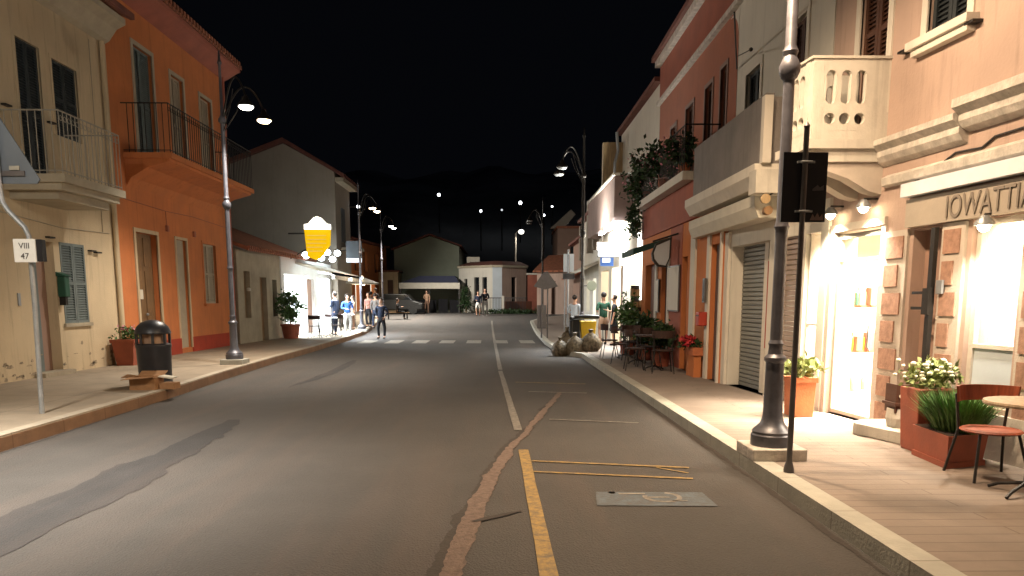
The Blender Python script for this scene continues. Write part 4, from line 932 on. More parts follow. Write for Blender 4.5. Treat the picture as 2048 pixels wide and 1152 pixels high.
# ================================================================== STREET LAMPS
def street_lamp(loc, label, side, cols=None, power=P_LAMP, main=.68, spill=.36, cone=126, am=None, asp=None, bl=.75):
    x, y, z = loc
    t = thing('street_lamp', label, 'street lamp', loc, 'tall twin headed street lamps')
    MB().box(x-.25, x+.25, y-.25, y+.25, z, z+.11).build('plinth', 'kerb_grey' if side < 0 else 'moulding', t, bevel=.01)
    b = MB(); b.lathe((x, y, z+.11), [(.19, 0), (.19, .10), (.178, .115), (.182, .135), (.17, .15), (.148, .17), (.112, .21), (.09, .28), (.085, .5), (.082, .78), (.10, .80), (.10, .83), (.07, .86), (.062, .93), (.07, .96), (.058, .99)], 24)
    b.build('base', 'lamp_metal', t, smooth=True)
    b = MB(); b.lathe((x, y, z+1.1), [(.056, 0), (.053, .9), (.055, 1.0), (.068, 1.03), (.056, 1.07), (.052, 1.1), (.048, 2.3), (.07, 2.32), (.09, 2.37), (.093, 2.42), (.07, 2.47), (.056, 2.5), (.07, 2.54), (.048, 2.59), (.044, 4.1), (.08, 4.14), (.085, 4.2), (.05, 4.26), (.034, 4.3), (.028, 5.3), (.05, 5.36), (.03, 5.42), (.015, 5.6), (.002, 5.62)], 18)
    b.build('post', 'lamp_metal' if cols else 'iron', t, smooth=True)  # posts of unlit lamps: darker colour painted in for missing light
    for i, s in enumerate((-1, 1)):
        hx, hy = x - side*.72, y + s*.6
        b = MB(); P = []
        for k in range(13):
            a = k/12; P.append((x + (hx-x)*a, y + (hy-y)*a, z + 5.25 + .75*math.sin(math.pi*min(1, a*1.02)*.86)*(1) + .12*a))
        P[-1] = (hx, hy, z+5.62); b.tube(P, .02, 8)
        b.tube([(x, y, z+5.0), (x-side*.25, y+s*.2, z+5.5), (x-side*.36, y+s*.3, z+5.85)], .012, 6)
        b.build('arm', 'iron', t, smooth=True)
        b = MB(); b.lathe((hx, hy, z+5.42), [(.17, 0), (.165, .03), (.13, .08), (.07, .13), (.05, .2), (.02, .24)], 18)
        hd = b.build('lamp_head', 'iron', t, smooth=True)
        em, lc = cols[i] if cols else (None, None)
        MB().lathe((hx, hy, z+5.41), [(.02, -.055), (.1, -.045), (.145, -.01), (.15, .012)], 18).build('lens', {'w': 'e_white', 'o': 'e_warm', None: 'galv'}[em], hd, smooth=True)
        if lc:
            light('lamp_light', 'SPOT', (hx, hy, z+5.3), power*main, lc, t, aim=am or (-side*.22, 0, -1), size=.12, angle=cone, blend=bl)
            light('lamp_spill', 'SPOT', (hx, hy, z+5.32), power*spill, lc, t, aim=asp or (-side*(1.3 if side < 0 else -.1), 0, -1), size=.12, angle=176, blend=.5)
    return t
W_, O_, A_ = ('w', WHITE), ('o', WARM), ('o', (1.0, .72, .46))
street_lamp((-6.0, 16.8, HL), 'lit twin headed street lamp on left kerb before the orange house', -1, (W_, O_), P_LAMP, .8, .5, 112, (-.1, 0, -1))
street_lamp((-6.3, 34.0, HL+gz(34)), 'lit twin headed street lamp on left pavement among the people by the shop', -1, (O_, O_), P_LAMP*.9, .8, .3, 112)
street_lamp((-7.3, 46.5, HL+gz(46.5)), 'farthest twin headed street lamp on the left pavement', -1, (W_, W_), P_LAMP*2.6, .8, 1.0)
street_lamp((2.3, 40.4, HR+gz(40.4)), 'unlit street lamp on the right beyond the triangular sign', 1, None)
street_lamp((2.57, 6.86, HR), 'near twin headed street lamp on the right kerb beside the black sign pole', 1, (A_, A_), P_LAMP*.66, .8, 1.0, 142, (-.2, .25, -1))
street_lamp((2.6, 23.6, HR), 'unlit street lamp rising behind the yellow bin on the right pavement', 1, None)
street_lamp((-5.75, 5.0, HL), 'street lamp on left kerb level with the camera', -1, (W_, W_), P_LAMP*1.0, 2.5, .5, 88, (0, .12, -1), (-.8, .9, -1), 1.0)
street_lamp((2.6, -9.5, HR), 'street lamp on right kerb behind the camera', 1, (O_, O_), P_LAMP, .7, .6)

# single lamp at the end of the street
t = thing('single_street_lamp', 'single headed street lamp glowing behind the corner house roof', 'street lamp', (1.3, 62, .6))
MB().tube([(1.3, 62, .6), (1.3, 62, 7.0), (1.45, 61.9, 7.15), (1.75, 61.8, 7.2)], .06).build('post', 'rail_pale', t)
MB().ball((1.75, 61.8, 7.12), .24, .8).build('lamp_head', 'e_panel', t); light('lamp_light', 'SPOT', (1.75, 61.7, 6.9), 260, WHITE, t, size=.2, angle=160)
for i, (px, py, yy, r, m, lab) in enumerate(((882, 393, 170, .32, 'e_far', 'highest lone lamp on the dark hill left of centre'), (963, 424, 150, .26, 'e_far', 'hill lamp directly above the corner house'), (1004, 422, 150, .2, 'e_far2', 'faintest hill lamp above the pink corner wall'), (1040, 408, 160, .36, 'e_far', 'brightest hill lamp above the single street lamp'), (1102, 415, 150, .2, 'e_far', 'small hill lamp right of the farther unlit lamp post'), (1086, 432, 130, .26, 'e_far', 'hill lamp just over the farther unlit lamp post'))):
    yy = 95
    while yy < 600 and hz((px-1000)/1479*yy, yy)+5 < 1.6+(600-py)/1479*yy*.975: yy += 1
    x = (px-1000)/1479*yy; z = 1.6+(600-py)/1479*yy*.975; g = hz(x, yy)-.5; r *= yy/150
    t = thing('hill_lamp', lab, 'street lamp', (x, yy, g), 'small distant lamps on the hillside')
    MB().tube([(x, yy, g), (x, yy, z)], .08, 5).build('post', 'iron', t); MB().ball((x, yy, z), r).build('lamp_head', m, t)

# ================================================================== SIGNS
t = thing('road_sign', 'bent grey pole with white number plate and triangular sign seen from behind', 'road sign', (-5.85, 9.4, HL))
MB().tube([(-5.83, 9.4, HL), (-5.80, 9.4, 1.6), (-5.80, 9.4, 2.38), (-5.84, 9.4, 2.48), (-6.02, 9.4, 2.68), (-6.08, 9.4, 2.78), (-6.1, 9.4, 2.95), (-6.1, 9.4, 4.1)], .03, 10).build('pole', 'galv', t, smooth=True)
b = MB(); tri = [(-6.98, 3.05), (-6.94, 3.0), (-5.66, 3.0), (-5.62, 3.05), (-5.64, 3.1), (-6.25, 4.02), (-6.3, 4.04), (-6.35, 4.02), (-6.96, 3.1)]
b = MB(); tri = [(p+.22-.0, q) for p, q in [(-6.55, 3.05), (-6.5, 3.0), (-5.9, 3.0), (-5.86, 3.05), (-6.2, 4.0), (-6.24, 4.0)]]
tri = [(-6.72, 3.06), (-6.68, 3.01), (-5.67, 3.01), (-5.63, 3.06), (-6.13, 3.92), (-6.17, 3.94), (-6.21, 3.92)]
b.prism(tri, lambda p, q: (p, 9.44, q), lambda p, q: (p, 9.46, q)); tp = b.build('triangle_plate', 'sign_back', t)
MB().box(-6.55, -5.8, 9.42, 9.44, 3.1, 3.16).build('clamp_rail', 'galv_dark', tp); MB().box(-5.98, -5.86, 9.425, 9.44, 3.17, 3.22).build('sticker', 'rail_pale', tp)
pl = MB().box(-5.955, -5.69, 9.33, 9.37, 2.06, 2.34).build('number_plate', 'sign_white', t)
MB().box(-5.69, -5.62, 9.345, 9.43, 2.07, 2.335).box(-5.94, -5.7, 9.371, 9.43, 2.08, 2.33).build('plate_case', 'sign_black', pl)
text('lettering', 'VIII', .1, 'galv_dark', pl, (-5.823, 9.326, 2.225), (1,0,0), (0,0,1), .001, align='CENTER')
text('lettering', '47', .1, 'galv_dark', pl, (-5.823, 9.326, 2.10), (1,0,0), (0,0,1), .001, align='CENTER')
t = thing('sign_post', 'thin dark post with two black rectangular boards on the right kerb before the near lamp', 'sign', (2.48, 6.18, HR))
MB().lathe((2.48, 6.18, HR), [(.045, 0), (.045, .03), (.026, .1), (.024, .11), (.022, 2.85), (.026, 2.86), (.0, 2.9)], 12).build('post', 'galv_dark', t, smooth=True)
for (x0, x1, lab) in ((2.31, 2.485, 'left black board'), (2.50, 2.675, 'right black board with faint emblem')):
    bd = MB().box(x0, x1, 6.2, 6.225, 2.235, 2.79).build('board', 'sign_black', t, lab)
for z in (2.32, 2.71): MB().tube([(2.44, 6.155, z), (2.53, 6.155, z)], .007).box(2.42, 2.56, 6.175, 6.199, z-.008, z+.008).build('clamp', 'galv', t)
MB().prism([(2.56, 2.5), (2.6, 2.53), (2.62, 2.51), (2.65, 2.53), (2.65, 2.49), (2.56, 2.485)], lambda p, q: (p, 6.194, q), lambda p, q: (p, 6.199, q)).build('emblem', 'galv_dark', bd)
MB().prism([(2.55, 2.25), (2.57, 2.3), (2.59, 2.27), (2.61, 2.31), (2.63, 2.27), (2.65, 2.3), (2.66, 2.25)], lambda p, q: (p, 6.194, q), lambda p, q: (p, 6.199, q)).build('emblem', 'mauve', bd)
t = thing('triangular_sign', 'triangular warning sign seen from behind on twin posts beyond the crosswalk', 'road sign', (1.75, 29, HR))
for x in (1.62, 1.85): MB().tube([(x, 29, HR), (x, 29, 2.6)], .03).build('post', 'galv_dark', t)
MB().prism([(1.3, 2.12), (1.75, 2.0), (2.25, 2.12), (1.85, 2.68), (1.7, 2.68)], lambda p, q: (p, 28.94, q), lambda p, q: (p, 28.97, q)).build('plate', 'galv_dark', t)
MB().box(1.45, 1.8, 29.02, 29.05, .5, 1.4).build('lower_panel', 'cloth_grey', t)
t = thing('twin_panel_sign', 'pole with twin pale blue vertical panels and a black box below, behind the sacks', 'sign', (2.3, 25.6, HR))
MB().tube([(2.33, 25.6, HR), (2.33, 25.6, 3.3)], .03).tube([(2.22, 25.6, HR), (2.22, 25.6, 2.4)], .02).build('pole', 'galv', t)
MB().box(2.16, 2.29, 25.53, 25.56, 2.55, 3.15).box(2.37, 2.52, 25.53, 25.56, 2.55, 3.15).build('panel', 'pale_panel', t)
MB().box(2.14, 2.54, 25.5, 25.56, 2.3, 2.5).build('box', 'sign_black', t)
t = thing('round_sign', 'small pale green glowing round sign on the dark lamp post by the far shop', 'sign', (2.95, 24.2, 1.9))
MB().lathe((2.95, 24.0, 2.05), [(.16, -.03), (.16, .03)], 20, 'y').build('disc', 'green_plaster', t); MB().tube([(2.6, 24, 2.05), (2.8, 24, 2.05)], .015).build('bracket', 'iron', t)

# ================================================================== SMALL THINGS, LEFT
t = thing('litter_bin', 'dark domed metal litter bin standing on the left pavement', 'litter bin', (-5.92, 12.75, HL))
x, y = -5.92, 12.75
MB().lathe((x, y, HL), [(.25, 0), (.27, .03), (.27, .06), (.26, .07), (.275, .62), (.285, .64), (.285, .68), (.24, .70)], 28).build('body', 'bin_metal', t, smooth=True)
for k in range(8): a = k*math.pi/4+.4; MB().box(x+.255*math.cos(a)-.018, x+.255*math.cos(a)+.018, y+.255*math.sin(a)-.018, y+.255*math.sin(a)+.018, HL+.68, HL+.88).build('upright', 'bin_metal', t)
MB().lathe((x, y, HL+.66), [(.18, 0), (.17, .2)], 16).build('liner', 'cloth_beige', t)
MB().lathe((x, y, HL+.86), [(.28, 0), (.29, .02), (.28, .05), (.25, .12), (.18, .19), (.08, .23), (.0, .24)], 28).build('dome', 'bin_metal', t, smooth=True)
t = thing('cardboard_box', 'open crumpled cardboard box lying in front of the litter bin', 'box', (-5.75, 12.0, HL))
b = MB(); b.box(-5.93, -5.52, 11.85, 11.87, HL, HL+.2).box(-5.93, -5.52, 12.15, 12.17, HL, HL+.2).box(-5.93, -5.91, 11.87, 12.15, HL, HL+.2).box(-5.54, -5.52, 11.87, 12.15, HL, HL+.2).box(-5.91, -5.54, 11.87, 12.15, HL, HL+.01); b.build('body', 'cardboard', t)
for pl_ in ([(-5.93,11.85,HL+.2),(-5.52,11.85,HL+.2),(-5.48,11.7,HL+.22),(-6.0,11.72,HL+.17)], [(-5.93,12.17,HL+.2),(-5.52,12.17,HL+.2),(-5.5,12.3,HL+.27),(-5.95,12.33,HL+.26)], [(-5.93,11.85,HL+.2),(-5.93,12.17,HL+.2),(-6.1,12.15,HL+.22),(-6.08,11.9,HL+.19)]):
    b = MB(); b.prism([(0,0),(1,0),(2,0),(3,0)], lambda p, q, P=pl_: P[int(p)], lambda p, q, P=pl_: (P[int(p)][0], P[int(p)][1], P[int(p)][2]+.006)); b.build('flap', 'cardboard', t)
t = thing('paper_tray', 'flattened pale carton resting against the cardboard box by the kerb', 'carton', (-5.45, 12.1, HL))
b = MB(); b.box(-5.5, -5.27, 11.95, 12.2, HL, HL+.1); b.build('tray', 'cardboard', t); b = MB(); b.prism([(-5.52, HL+.2), (-5.3, HL+.17), (-5.28, HL+.19), (-5.5, HL+.22)], lambda p, q: (p, 11.95, q), lambda p, q: (p, 12.15, q)); b.build('sheet', 'paper', t)
t = thing('planter_box', 'square red terracotta planter with pink flowers against the cream wall corner', 'planter', (-8.2, 16.5, HL))
b = MB(); b.prism([(-.2, -.2), (.2, -.2), (.2, .2), (-.2, .2)], lambda p, q: (-8.25+p*.9, 16.55+q*.9, HL), lambda p, q: (-8.25+p*1.2, 16.55+q*1.2, HL+.55)); b.build('pot', 'terra_red', t)
b = MB(); b.prism([(-.24, -.24), (.24, -.24), (.24, .24), (-.24, .24)], lambda p, q: (-8.25+p*1.1, 16.55+q*1.1, HL+.5), lambda p, q: (-8.25+p*1.12, 16.55+q*1.12, HL+.57)); b.build('rim', 'terra_red', t)
MB().leaves((-8.25, 16.55, HL+.68), (.3, .3, .16), 260, .09, seed=41).build('foliage', 'leaf', t); MB().leaves((-8.25, 16.5, HL+.76), (.3, .3, .12), 50, .05, asp=1, seed=42).build('flowers', 'flower_pink', t)
t = thing('potted_laurel', 'large green laurel bush in brown pot at the near end of the bright shop', 'potted plant', (-7.85, 28.0, HL))
MB().lathe((-7.85, 28, HL), [(.26, 0), (.34, .45), (.37, .47), (.37, .53), (.3, .54)], 20).build('pot', 'terra_red', t)
MB().leaves((-7.85, 28, HL+1.1), (.42, .42, .58), 1300, .14, 20, seed=11).build('foliage', 'leaf', t); MB().tube([(-7.85, 28, .6), (-7.85, 28, 1.2)], .03).build('stem', 'wood_door', t)

# generic bistro table and chair, at the origin then placed
def make_table(m, r=.3, h=.74, label='', square=False, group=None, name='bistro_table'):
    t = thing(name, label, 'table', (0,0,0), group)
    if square: MB().box(-r, r, -r, r, h-.03, h).build('top', m, t, bevel=.008)
    else: MB().lathe((0,0,0), [(r, h-.03), (r+.005, h-.015), (r, h)], 24).build('top', m, t)
    MB().tube([(0,0,.06), (0,0,h-.03)], .022, 8).build('pedestal', 'iron', t)
    b = MB()
    for k in range(4): a = k*math.pi/2+.5; b.tube([(0,0,.1), (.2*math.cos(a), .2*math.sin(a), .05), (.27*math.cos(a), .27*math.sin(a), .012)], .014, 6)
    b.build('foot', 'iron', t); return t
def make_chair(m, label, group=None, curved=True, name='bistro_chair'):
    t = thing(name, label, 'chair', (0,0,0), group)
    b = MB(); b.lathe((0,0,0), [(.2, .44), (.215, .455), (.2, .47)], 20); b.build('seat', m, t)
    b = MB(); n = 12   # curved back at +y, chair faces -y
    for i in range(n):
        a0, a1 = R(20+140*i/n), R(20+140*(i+1)/n)
        f = lambda a, rr, z: (rr*math.cos(a), rr*math.sin(a)*.95, z)
        zt0, zt1 = .70+.0*i, .86
        v = [f(a0, .225, .71), f(a1, .225, .71), f(a1, .24, .86), f(a0, .24, .86)]; w = [f(a0, .24, .71), f(a1, .24, .71), f(a1, .255, .86), f(a0, .255, .86)]
        b.face(v); b.face(w[::-1]); b.face([v[3], v[2], w[2], w[3]]); b.face([v[0], w[0], w[1], v[1]])
        if i == 0: b.face([v[0], v[3], w[3], w[0]])
        if i == n-1: b.face([v[1], w[1], w[2], v[2]])
    b.build('backrest', m, t)
    for sx in (-1, 1):
        MB().tube([(sx*.14, -.12, .44), (sx*.2, -.21, 0)], .011, 6).build('leg', 'iron', t)
        MB().tube([(sx*.22, .21, 0), (sx*.17, .14, .44), (sx*.2, .15, .78)], .011, 6).build('leg', 'iron', t)
    return t
tb = make_table('table_white', .4, .74, 'white cafe table beside the potted laurel by the bright shop', True, 'white tables by the bright shop')
tb.location = (-7.0, 28.9, HL)
for (x, y, l) in ((-6.75, 30.0, 'white cafe table in front of the bright shop doorway'), (-7.3, 35.4, 'white cafe table at the far end of the bright shop')):
    dup(tb, (x, y, HL+gz(y)), .2, l)
ch = make_chair('wicker', 'dark chair at the near side of the white table by the laurel', 'dark chairs by the bright shop'); ch.location = (-7.0, 28.2, HL); ch.rotation_euler.z = math.pi
for (x, y, rz, l) in ((-6.4, 29.2, -1.5, 'dark chair on the kerb side of the white table by the laurel'), (-7.0, 30.7, 0, 'dark chair behind the white table at the bright doorway'), (-7.5, 34.6, 2.9, 'dark chair near side of the far white table'), (-7.2, 36.2, .2, 'dark chair far side of the far white table')):
    dup(ch, (x, y, HL+gz(y)), rz, l)
t = thing('parasol', 'beige parasol lit by bulbs over the tables beyond the bright shop', 'parasol', (-8.0, 40.5, HL+gz(40)))
MB().tube([(-8, 40.5, .2), (-8, 40.5, 2.9)], .03).build('pole', 'wood_light', t)
MB().lathe((-8.0, 40.5, 2.45), [(1.5, 0), (1.45, .06), (.6, .38), (.02, .55)], 8).build('canopy', 'canvas', t)
t = thing('string_lights', 'string of warm white bulbs above the tables at the left pavement end', 'string lights', (-8, 43, 2.6))
b = MB(); 
for i in range(9): b.ball((-7.2-.18*i+.1*math.sin(i), 38.5+1.1*i, 2.65+.12*math.sin(i*1.7)), .1, seg=8)
b.build('bulb', 'e_string', t); MB().tube([(-7.2-.18*i+.1*math.sin(i), 38.5+1.1*i, 2.78+.12*math.sin(i*1.7)) for i in range(9)], .012, 4).build('cord', 'iron', t)
light('bulb_light', 'POINT', (-7.9, 41.5, 2.4), 70, (1, .8, .52), t, size=.3); light('bulb_light', 'POINT', (-8.3, 46, 2.5), 55, (1, .8, .52), t, size=.3)
t = thing('parked_car', 'dark parked car half hidden at the end of the left pavement', 'car', (-7.2, 52.5, gz(52)))
g = gz(52); MB().prism([(-2, .3), (2, .3), (2.05, .75), (1.3, .95), (.8, 1.4), (-.9, 1.42), (-1.6, .98), (-2.05, .85)], lambda p, q: (-7.2+p*.9, 52, g+q), lambda p, q: (-7.2+p*.9, 53.6, g+q)).build('body', 'plastic_black', t, bevel=.08)
b = MB(); b.prism([(-1.45, 1.0), (-.9, 1.36), (.75, 1.34), (1.15, 1.0)], lambda p, q: (-7.2+p*.9, 51.985, g+q), lambda p, q: (-7.2+p*.9, 51.999, g+q)); b.build('window', 'glass_dark', t)
for sx in (-1.25, 1.25): MB().lathe((-7.2+sx*.9, 52.08, g+.32), [(.31, -.1), (.33, 0), (.31, .12)], 18, 'y').build('wheel', 'plastic_black', t)

# ================================================================== SMALL THINGS, RIGHT
t = thing('tall_planter', 'tall red terracotta planter with white flowers beside the doorstep', 'planter', (4.22, 7.15, HR))
b = MB(); b.prism([(-.2, -.17), (.2, -.17), (.2, .17), (-.2, .17)], lambda p, q: (4.2+p*.85, 7.12+q*.85, HR), lambda p, q: (4.2+p, 7.12+q, HR+.62)); b.build('pot', 'terra_red', t, bevel=.01)
MB().leaves((4.18, 7.1, HR+.74), (.28, .24, .14), 420, .085, 16, seed=51).build('foliage', 'leaf_pale', t)
b = MB(); rnd = random.Random(6)
for i in range(42): b.ball((4.16+rnd.gauss(0, .14), 7.05+rnd.gauss(0, .12), HR+.80+rnd.uniform(-.1, .1)), rnd.uniform(.016, .028), .7, 6)
b.build('flowers', 'flower_white', t)
t = thing('low_planter', 'wide low red terracotta planter with feathery green herb in front of the flowers', 'planter', (4.15, 6.65, HR))
poly = [(3.95, 6.93), (3.9, 6.27), (4.36, 6.43), (4.4, 6.98)]
cx, cy = 4.15, 6.62
b = MB(); b.prism(poly, lambda p, q: (cx+(p-cx)*.97, cy+(q-cy)*.97, HR), lambda p, q: (cx+(p-cx)*.97, cy+(q-cy)*.97, HR+.05)); b.build('base', 'terra_red', t)
b = MB(); b.prism(poly, lambda p, q: (cx+(p-cx)*.9, cy+(q-cy)*.9, HR+.05), lambda p, q: (cx+(p-cx)*1.0, cy+(q-cy)*1.0, HR+.29)); b.build('pot', 'terra_red', t)
b = MB(); b.prism(poly, lambda p, q: (cx+(p-cx)*.93, cy+(q-cy)*.93, HR+.285), lambda p, q: (cx+(p-cx)*.95, cy+(q-cy)*.95, HR+.295)); b.build('soil', 'soil', t)
b = MB(); rnd = random.Random(12)
for i in range(1500):
    a = rnd.uniform(0, 6.28); rr = .17*math.sqrt(rnd.random()); px, py = cx+.02+rr*math.cos(a)*1.1, cy-.02+rr*math.sin(a)*1.4
    lean = Vector((math.cos(a), math.sin(a), 0))*(rr*1.1+rnd.uniform(-.03, .06)); h = rnd.uniform(.18, .40)
    p0 = Vector((px, py, HR+.29)); p1 = p0 + lean*.4 + Vector((0,0,h*.6)); p2 = p0 + lean + Vector((rnd.gauss(0,.012), rnd.gauss(0,.012), h)); w = Vector((-math.sin(a+rnd.uniform(-1,1)), math.cos(a), 0))*.004
    b.bm.faces.new([b.bm.verts.new(v) for v in (p0-w, p0+w, p1+w*1.3, p1-w*1.3)]); b.bm.faces.new([b.bm.verts.new(v) for v in (p1-w*1.3, p1+w*1.3, p2)])
b.build('foliage', 'leaf_rosemary', t)
t = thing('wooden_stand', 'dark slotted wooden barrel stand on the step behind the white flowers', 'stand', (4.28, 7.75, HR+.13))
MB().lathe((4.27, 7.72, HR+.13), [(.13, 0), (.15, .1), (.14, .2)], 16).build('drum', 'balc_cream', t)
MB().box(4.15, 4.38, 7.62, 7.64, .42, .72).box(4.15, 4.17, 7.64, 7.84, .42, .72).box(4.13, 4.4, 7.6, 7.86, .5, .53).build('crate', 'shutter_brown', t)
b = MB(); rnd = random.Random(2)
for x, z in ((4.2, .6), (4.3, .63), (4.24, .47)): b.lathe((x, 7.612, z), [(.022, -.004), (.022, .004)], 8, 'y')
b.build('pale_knobs', 'flower_white', t)
t = thing('terracotta_planter', 'tall orange terracotta planter with pale leafy plant left of the cafe door', 'planter', (3.82, 9.3, HR))
b = MB(); b.prism([(-.15, -.15), (.15, -.15), (.15, .15), (-.15, .15)], lambda p, q: (3.83+p*.9, 9.33+q*.9, HR), lambda p, q: (3.83+p, 9.33+q, HR+.48)); b.build('pot', 'terracotta', t, bevel=.01)
MB().box(3.665, 3.995, 9.165, 9.495, HR+.44, HR+.50).build('rim', 'terracotta', t)
MB().leaves((3.8, 9.3, HR+.6), (.3, .2, .13), 330, .1, 12, seed=61).build('foliage', 'leaf_pale', t)
ta = make_table('table_wood', .33, .74, 'round pale wooden bistro table at right edge beside the red chair', group=None); ta.location = (4.0, 5.42, HR); ta.scale = (1, 1, .97)
c1 = make_chair('chair_red', 'red brown curved back chair behind the bistro table near the low planter'); c1.location = (4.07, 5.98, HR); c1.rotation_euler.z = -.1; c1.scale = (1.08, 1.08, .88)
# restaurant terrace: dark tables and chairs
tb2 = make_table('wicker', .35, .74, 'dark square table nearest the orange pilaster of the restaurant', True, 'dark tables outside the restaurant'); tb2.location = (3.25, 15.6, HR)
c2 = make_chair('wicker', 'dark chair nearest the camera outside the restaurant', 'dark chairs outside the restaurant'); c2.location = (3.3, 14.95, HR); c2.rotation_euler.z = 3.0
for i, (x, y, l) in enumerate(((3.2, 17.2, 'dark square table below the lantern sign'), (3.2, 18.9, 'dark square table beside the far restaurant bush'))): dup(tb2, (x, y, HR), .1*i, l)
for (x, y, rz, l) in ((3.3, 16.2, .1, 'dark chair at far side of the nearest restaurant table'), (3.25, 16.6, 3.1, 'dark chair near side of the table below the lantern sign'), (2.8, 17.2, 1.4, 'dark chair on kerb side of the table below the lantern sign'), (3.2, 17.9, 0, 'dark chair far side of the table below the lantern sign'), (3.2, 18.35, 3.2, 'dark chair near side of the farthest restaurant table'), (2.8, 18.9, 1.6, 'dark chair on kerb side of the farthest restaurant table'), (2.85, 15.6, 1.5, 'dark chair on kerb side of the nearest restaurant table')):
    dup(c2, (x, y, HR), rz, l)
for (x, y, r, h, m, lab, sd) in ((3.45, 20.0, (.35, .5, .6), 1.0, 'leaf', 'tall green bush in pot at the far end of the restaurant tables', 71), (3.55, 18.2, (.3, .45, .35), .75, 'leaf_dark', 'dark bush in pot against the restaurant wall', 72), (3.6, 16.5, (.25, .5, .3), .65, 'leaf_dark', 'dark low bush under the large menu board', 73)):
    t = thing('potted_bush', lab, 'potted plant', (x, y, HR), 'bushes along the restaurant wall')
    MB().lathe((x, y, HR), [(.17, 0), (.22, .32), (.23, .36), (.18, .36)], 16).build('pot', 'terra_red', t)
    MB().leaves((x, y, HR+h), r, 800, .12, 18, seed=sd).build('foliage', m, t)
t = thing('flower_tub', 'dark red flowering plant in a wall bracket pot on the orange wall', 'plant', (3.72, 14.2, HR))
MB().leaves((3.66, 14.3, .78), (.15, .35, .12), 260, .1, seed=81).build('foliage', 'leaf_dark', t); MB().leaves((3.6, 14.1, .82), (.12, .22, .1), 120, .08, asp=.9, seed=82).build('flowers', 'flower_red', t)
MB().box(3.66, 3.86, 14.0, 14.65, .55, .7).build('trough', 'terracotta', t); MB().box(3.7, 3.84, 14.05, 14.6, HR, .549).build('stand', 'orange', t)
# yellow bin, sacks
t = thing('yellow_bin', 'open yellow bin lined with a black bag standing among the sacks at the kerb', 'bin', (2.45, 22.2, HR))
b = MB(); b.prism([(-.24, -.24), (.24, -.24), (.24, .24), (-.24, .24)], lambda p, q: (2.62+p*.8, 22.2+q*.8, .45), lambda p, q: (2.62+p, 22.2+q, .98)); b.build('body', 'yellow', t, bevel=.02)
b = MB(); b.tube([(2.1, 21.95, .4), (2.1, 21.95, 1.0), (2.2, 21.95, 1.1), (2.55, 21.95, 1.12), (2.9, 21.95, 1.1), (2.92, 22.4, 1.08), (2.3, 22.45, 1.08), (2.12, 22.2, 1.05)], .055, 8); b.build('bag_rim', 'plastic_black', t, smooth=True)
MB().box(2.12, 2.36, 22.0, 22.4, .2, 1.03).build('bag', 'plastic_black', t)
def sack(x, y, r, h, label, sd):
    t = thing('bulging_sack', label, 'sack', (x, y, HR if x > 2 else 0), 'bulging sacks piled at the kerb corner')
    rnd = random.Random(sd); b = MB(); z0 = 0.0
    prof = [(r*.75, 0), (r*1.0, h*.18), (r*1.02, h*.42), (r*.8, h*.68), (r*.4, h*.86), (r*.16, h*.93), (r*.26, h*1.08), (r*.1, h*1.1)]
    b.lathe((x, y, (HR if x > 2.3 else 0)), prof, 18)
    for v in b.bm.verts: a = math.atan2(v.co.y-y, v.co.x-x); k = 1+rnd.uniform(-.05, .05)+.09*math.sin(3*a+sd)+.05*math.sin(7*a+v.co.z*9); v.co.x = x+(v.co.x-x)*k; v.co.y = y+(v.co.y-y)*k
    b.build('sack', 'sack', t, smooth=True)
sack(1.72, 21.3, .25, .5, 'small sack on the road at the left of the sack pile', 1)
sack(2.15, 21.35, .27, .62, 'middle sack of the pile below the yellow bin', 2)
sack(2.62, 21.4, .28, .58, 'rightmost sack of the pile below the yellow bin', 3)
sack(2.0, 22.1, .25, .75, 'sack half hidden behind the others beside the black bag', 4)
t = thing('display_rack', 'rack of orange goods beside the tall glowing panel', 'display rack', (3.8, 20.9, HR))
MB().box(3.6, 3.95, 20.5, 20.56, HR, 2.0).build('frame', 'iron', t)
b = MB(); rnd = random.Random(9)
for k in range(5):
    for i in range(3): b.box(3.58+i*.12, 3.68+i*.12, 20.42, 20.5, .5+k*.3, .65+k*.3+rnd.uniform(0, .08))
b.build('goods', 'wood_light', t)

